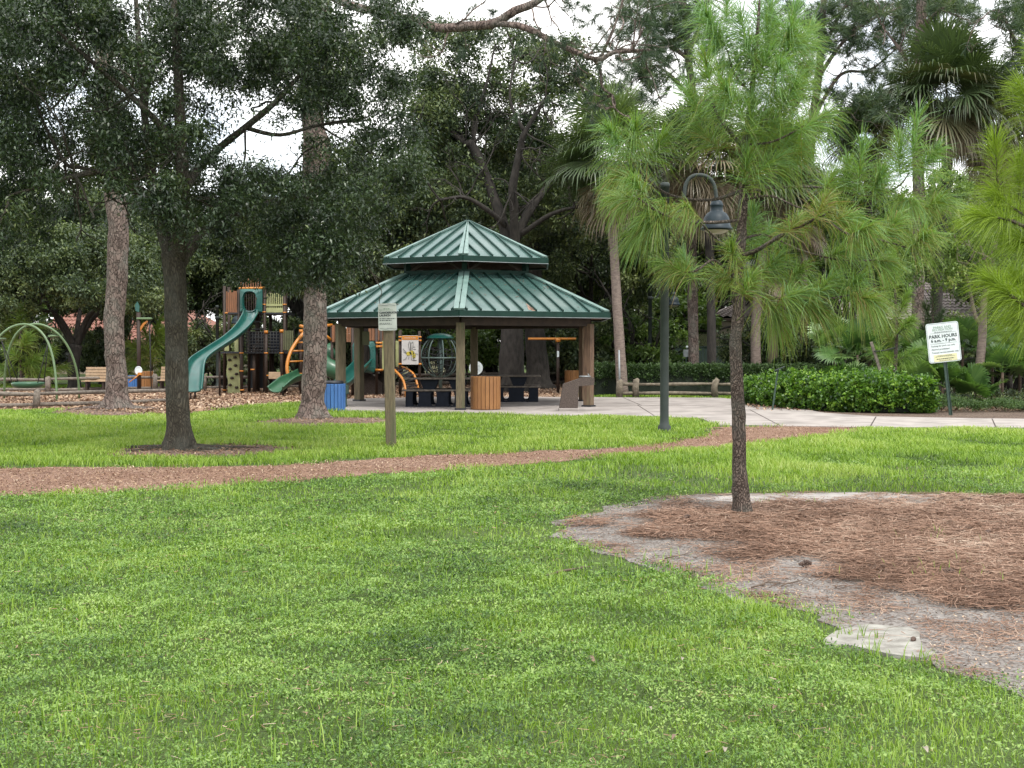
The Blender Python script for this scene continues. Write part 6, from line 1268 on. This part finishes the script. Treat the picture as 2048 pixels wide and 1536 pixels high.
palm('mossy palm trunk with low crown behind the clipped hedge', 1548, 50, [(1546, 700), (1544, 620), (1546, 560)], [.21, .2, .2, .2], (1546, 520), .9, 22, 12, 78, 'wood', .7)
palm('palm with a pale trunk behind the left end of the fan palms', 1606, 51, [(1606, 700), (1604, 560), (1600, 440)], [.16, .15, .14, .15], (1600, 400), 1.1, 26, 14, 79, 'palebark', .9)
FP = [(1670, 40.5, 640), (1715, 39.5, 655), (1740, 41, 630), (1700, 38.6, 720), (1770, 40, 668), (1830, 40.5, 660), (1800, 38.5, 715), (1850, 39, 690), (1910, 41.5, 655), (1925, 40.5, 640), (1885, 39, 720), (1985, 41, 660), (2005, 39.5, 690), (2040, 41, 650), (2070, 40, 680), (1945, 38.8, 745)]
FL = ['with a silvery outer leaf at the left end of the row', 'dark round leaf beside the stake', 'tall one behind the leaning stake', 'low behind the bright hedge middle', 'behind the small staked pine', 'just left of the hours sign panel', 'low right of the small staked pine', 'right under the hours sign panel', 'right behind the hours sign', 'big dark round leaf right of the hours sign', 'low beside the hours sign post', 'right of the slim leafy trunk', 'low right of the slim leafy trunk', 'tall at the right edge', 'at the very right edge', 'small and low by the slim trunk base']
for i, (u, d, v) in enumerate(FP):
    r = np.random.default_rng(300 + i); c = GD(u, d); t = thing('fan_palm', 'glossy green fan palm, ' + FL[i], 'palm', c, 'fan palms in the planting bed'); o = P(u, v + 55, d); b = MB(); b.tube([c, o], [.05, .04], 7); b.build('stem', M['twig'], t); H = []
    for j in range(13):
        e = radians(85 - 95 * j / 13 + r.normal(0, 8)); a = j * 2.399 + r.normal(0, .3); H.append((o, (cos(e) * cos(a), cos(e) * sin(a), sin(e)), .18, .35 + r.normal(0, .14) + (.35 if i == 0 and j % 3 == 0 else 0), r.uniform(.8, 1.1)))
    V, Q, T3, T = fans(H, r, 30, .62, .55, .06, 125, .16); npmesh('leaves', V, Q, T3, M['fanpalm'], t, tint=T)

# ---------------------------------------------------------------- hedges and ground cover
def hedge(name, label, path, wid, hts, L, n, m, seed, rnd=.5, lump=.05, asp=.6, cj=.1):
    """path: ground points; rounded box section; leaves over a dark twiggy core"""
    r = np.random.default_rng(seed); p = [Vector(q) for q in path]; t = thing(name, label, 'hedge', p[0]); K = 24; pts = smoothpath(p, 8); hh = lerp_list(hts, len(pts)); ww = lerp_list(wid, len(pts)); prof = []
    for a in np.linspace(0, pi, 13): prof.append((math.copysign(abs(cos(a)) ** rnd, cos(a)) * .5, sin(a) ** rnd))
    def pt(f, a, sc=1.0):
        x = f * (len(pts) - 1); i = min(int(x), len(pts) - 2); fr = x - i; c = pts[i].lerp(pts[i + 1], fr); T = (pts[i + 1] - pts[i]).normalized(); S = Vector((T.y, -T.x, 0)); h = hh[i] * (1 - fr) + hh[i + 1] * fr; w = ww[i] * (1 - fr) + ww[i + 1] * fr
        return c + S * (math.copysign(abs(cos(a)) ** rnd, cos(a)) * .5 * w * sc) + Vector((0, 0, sin(a) ** rnd * h * sc))
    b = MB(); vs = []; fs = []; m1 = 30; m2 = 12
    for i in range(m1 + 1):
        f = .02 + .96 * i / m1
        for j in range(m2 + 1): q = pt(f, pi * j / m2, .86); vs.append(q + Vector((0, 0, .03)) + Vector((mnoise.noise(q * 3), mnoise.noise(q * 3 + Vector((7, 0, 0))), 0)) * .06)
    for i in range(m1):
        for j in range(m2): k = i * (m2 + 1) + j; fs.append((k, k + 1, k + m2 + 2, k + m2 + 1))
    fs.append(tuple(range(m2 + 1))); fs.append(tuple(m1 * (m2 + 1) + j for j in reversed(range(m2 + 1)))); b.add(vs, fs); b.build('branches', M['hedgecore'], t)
    C = []
    for k in range(n):
        f, a = r.random(), r.uniform(0, pi) if r.random() < .35 else (r.uniform(0, .22) if r.random() < .35 else pi - r.uniform(0, .22)) if r.random() < .3 else r.uniform(.15, 1.2) + (pi - 1.35) * (r.random() < .5)
        s = r.uniform(.86, 1.0)
        if k % 12 == 0: f = 0.0 if r.random() < .5 else 1.0; s = r.uniform(0, 1)
        q = pt(f, a, s); C.append(q + Vector(r.normal(0, 1, 3)) * lump * (1 + .8 * mnoise.noise(q * 1.7)))
    V, Q, T = leafcloud([tuple(q) for q in C], r.uniform(.04, .11, n), 14, L, r, asp, -.1, .8, .45, cj, .17)
    V[:, 2] = np.maximum(V[:, 2], .01); npmesh('foliage', V, Q, None, M[m], t, tint=T); return t
hedge('clipped_hedge', 'long flat topped clipped hedge behind the split rail fence', [GD(1180, 47.2), GD(1400, 47.0), GD(1560, 47.5), GD(1680, 49)], [1.3, 1.3], [1.1, 1.08, 1.06, 1.0], .065, 5200, 'hedgeleaf', 81, .18, .025)
hedge('bright_hedge', 'bright green rounded hedge of round leaves beside the concrete walk', [GD(1530, 40.2), GD(1590, 37.8), GD(1680, 36.0), GD(1770, 35.0), GD(1852, 34.8)], [1.5, 1.9, 2.0, 1.9, 1.5], [.62, .84, .86, .82, .74], .085, 7500, 'hedgebright', 82, .5, .10, .75, .17)
def ground_cover():
    r = np.random.default_rng(91); n = 1500; u = r.uniform(1870, 2350, n); d = r.uniform(34.5, 37.5, n); x = X(u, d); C = np.stack([x, d, .10 + .10 * wav(x, d, 2.2) + .1 * r.random(n)], 1); C = C[(d < 36.8 + .7 * wav(x, d, 1.5))]
    V, Q, T = leafcloud(C, r.uniform(.08, .2, len(C)), 26, .07, r, .25, -.4, .6, .5, .12, .15); V[:, 2] = np.maximum(V[:, 2], .01); o = npmesh('juniper_ground_cover', V, Q, None, M['hedgeleaf'], tint=T); o['kind'] = 'stuff'
    n = 900; u = r.uniform(1480, 2300, n); d = r.uniform(36, 46, n); C = np.stack([X(u, d), d, .05 + .25 * r.random(n)], 1); k = d > 37.5 - (u - 1860) * .002; V, Q, T = leafcloud(C[k], r.uniform(.1, .25, k.sum()), 16, .10, r, .4, 0, .8, .35, .15, .15); V[:, 2] = np.maximum(V[:, 2], .01); o = npmesh('undergrowth', V, Q, None, M['bgleaf'], tint=T); o['kind'] = 'stuff'
    x, y = sample_ground(14000, 35, 48, 1, r, 1480, 2300); k = inpoly(x, y, BEDR); x, y = x[k], y[k]; V, Q = discs(np.stack([x, y, .012 + .03 * r.random(len(x))], 1), r.uniform(.05, .12, len(x)), r, .5, .6); o = npmesh('dry_leaves', V, Q, None, M['chips'], tint=np.repeat(.35 + r.normal(0, .25, len(x)), 4)); o['kind'] = 'stuff'
ground_cover()

# ---------------------------------------------------------------- small things on the ground
sheet('pale_sand', [(1385, 999), (1480, 990), (1640, 987), (1850, 989), (1975, 994), (1900, 998), (1780, 1002), (1660, 1012), (1540, 1013), (1490, 1006)], .013, mat('pale_dry_sand', (.36, .335, .315), (.25, .225, .21), 5, .95, bump=.4, bscale=60), wob=.2)
sl = sheet('limestone_slab', [(1655, 1295), (1672, 1268), (1735, 1253), (1815, 1262), (1838, 1272), (1850, 1296), (1872, 1312), (1835, 1322), (1760, 1316), (1700, 1300)], .020, M['slab'], wob=.07, thick=.05, kind='x'); del sl['kind']; tag(sl, 'pale flat limestone slab half buried at the edge of the sandy bed', 'stone slab')
def cone(u, v, s, ang, label):
    c = G(u, v, .015); t = None; b = MB(); r = np.random.default_rng(int(u)); ax = Vector((cos(ang), sin(ang), .05)).normalized(); L = .09 * s; b.tube([c + Vector((0, 0, .025 * s)), c + Vector((0, 0, .025 * s)) + ax * L], [.012 * s, .006 * s], 8)
    side = ax.cross(Vector((0, 0, 1))).normalized(); up = side.cross(ax)
    for k in range(46):
        f = k / 46; a = k * 2.4; rad = .030 * s * sin(pi * (f * .8 + .15)); o = c + Vector((0, 0, .025 * s)) + ax * L * f; q = side * cos(a) + up * sin(a); e = o + q * rad + ax * .012 * s; w = ax.cross(q).normalized() * .009 * s; b.add([o + q * .004 - w * .5, o + q * .004 + w * .5, e + w, e - w, e + ax * .005 * s], [(0, 1, 2, 3), (3, 2, 4)])
    o = b.build('pine_cone', M['conescale'], loc=c); tag(o, label, 'pine cone', 'pine cones on the sandy bed')
M['conescale'] = mat('cone_scale', (.13, .085, .065), (.07, .045, .035), 30, .8)
for i, a in enumerate([(1598, 1135, 1.0, .2, 'pine cone on the grey sand nearest the middle of the bed'), (1975, 1072, .9, 1.2, 'dark pine cone on the needles near the right edge'), (1918, 1007, .8, .4, 'small pine cone at the back edge of the bed, left of a pair'), (1946, 1004, .8, 2, 'small pine cone at the back edge of the bed, right of a pair'), (1912, 1152, 1.0, 2.6, 'pine cone among needles low in the brown patch'), (1368, 1040, .9, .7, 'pine cone just left of the young pine trunk'), (1824, 1285, .5, 1, 'tiny pine cone lying on the limestone slab')]): cone(*a)
def twig(u0, v0, u1, v1, rr, label):
    a, c = G(u0, v0, .02), G(u1, v1, .02); r = np.random.default_rng(int(u0)); m1 = a.lerp(c, .35) + Vector((r.normal(0, .02), r.normal(0, .02), .01)); m2 = a.lerp(c, .7) + Vector((r.normal(0, .03), r.normal(0, .03), .012)); o = MB().tube([a, m1, m2, c], [rr, rr, rr * .8, rr * .4], 7).tube([m2, m2 + (c - a).normalized() * .08 + Vector((.02, .05, .01))], [rr * .5, rr * .2], 6).build('twig', M['twig'], loc=a); tag(o, label, 'twig', 'twigs lying on the ground')
for a in [(1503, 1175, 1560, 1166, .006, 'dark twig on the sand below the pine cone'), (1330, 1117, 1378, 1111, .006, 'short dark twig near the left edge of the sandy bed'), (1950, 1040, 2000, 1036, .008, 'dark twig on brown needles near the right edge'), (1092, 1152, 1180, 1133, .010, 'long pale stick lying in the grass left of the sandy bed'), (1405, 1098, 1460, 1100, .005, 'thin twig on the sand below the young pine'), (1560, 1173, 1595, 1160, .005, 'crooked twig beside the nearest pine cone')]: twig(*a)
def deadleaf(u, v, s, label, m):
    c = G(u, v, .03); r = np.random.default_rng(int(u + v)); a = r.uniform(0, pi); X_, Y_ = Vector((cos(a), sin(a), .1)), Vector((-sin(a), cos(a), r.normal(0, .2))); vs = []; fs = []
    for i in range(7):
        f = i / 6; w = sin(pi * min(max(f, .04), .97)) ** .8 * .24; cu = .22 * sin(pi * f)
        for j in (-1, 0, 1): vs.append(c + (X_ * (f - .5) + Y_ * w * j + Vector((0, 0, .12 * abs(j) * w * 3 + cu))) * s)
    for i in range(6):
        for j in range(2): k = i * 3 + j; fs.append((k, k + 1, k + 4, k + 3))
    o = MB().add(vs, fs, True).build('fallen_leaf', m, loc=c); tag(o, label, 'leaf', 'fallen leaves on the lawn')
M['deadleaf'] = mat('dead_leaf', (.20, .135, .095), (.12, .08, .055), 30, .8); M['deadpale'] = mat('pale_dead_leaf', (.27, .24, .19), (.18, .155, .12), 30, .8)
DL = [(1180, 1322, .10, 'curled tan leaf in the grass below the sandy bed', 0), (738, 1183, .08, 'pale crumpled leaf alone in the middle of the lawn', 1), (1315, 1057, .06, 'pale leaf on sand left of the young pine', 1), (1460, 1040, .04, 'small pale leaf at the foot of the young pine', 1), (1350, 1475, .07, 'reddish leaf near the bottom centre right', 0), (1550, 1415, .06, 'brown leaf in the grass below the slab', 0), (1365, 1318, .05, 'tiny white leaf left of the slab', 1), (1450, 1500, .06, 'pale leaf near the bottom right of the lawn', 1), (2005, 1340, .05, 'pale leaf on sand at the right edge', 1), (1935, 1195, .05, 'pale leaf on grey sand right of the slab', 1), (785, 1388, .05, 'reddish scrap of leaf in the lower middle of the lawn', 0), (1300, 1417, .05, 'small pale leaf below the curled tan leaf', 1), (400, 1060, .05, 'brown leaf in the left part of the lawn', 0), (1850, 1500, .07, 'pale leaf near the bottom right corner', 1), (1545, 1330, .05, 'brown leaf just left of the slab', 0), (1390, 1053, .04, 'pale chip of leaf on needles by the young pine', 1), (1655, 1175, .05, 'tan leaf on the sand right of the nearest cone', 0)]
for u, v, s, lab, k in DL: deadleaf(u, v, s * .72, lab, M['deadpale'] if k else M['deadleaf'])
def weeds():
    r = np.random.default_rng(77); xs, ys = [], []
    for (u, v, n, s) in ((1520, 1235, 60, .08), (1700, 1275, 14, .06), (1730, 1278, 14, .05), (1740, 1310, 20, .05), (1850, 1330, 26, .06), (1870, 1150, 40, .3), (1520, 1010, 10, .05), (1630, 1010, 10, .05), (1290, 1120, 30, .15), (1230, 1180, 60, .3), (1880, 1080, 16, .2), (1410, 1150, 20, .2)):
        c = G(u, v); xs.append(c.x + r.normal(0, s, n)); ys.append(c.y + r.normal(0, s, n))
    x, y = np.concatenate(xs), np.concatenate(ys); blades('sprouting_weeds', x, y, r.uniform(.04, .11, len(x)), np.full(len(x), .006), r.uniform(.2, 1, len(x)), .55 + r.normal(0, .12, len(x)), M['grass'], r)
weeds()
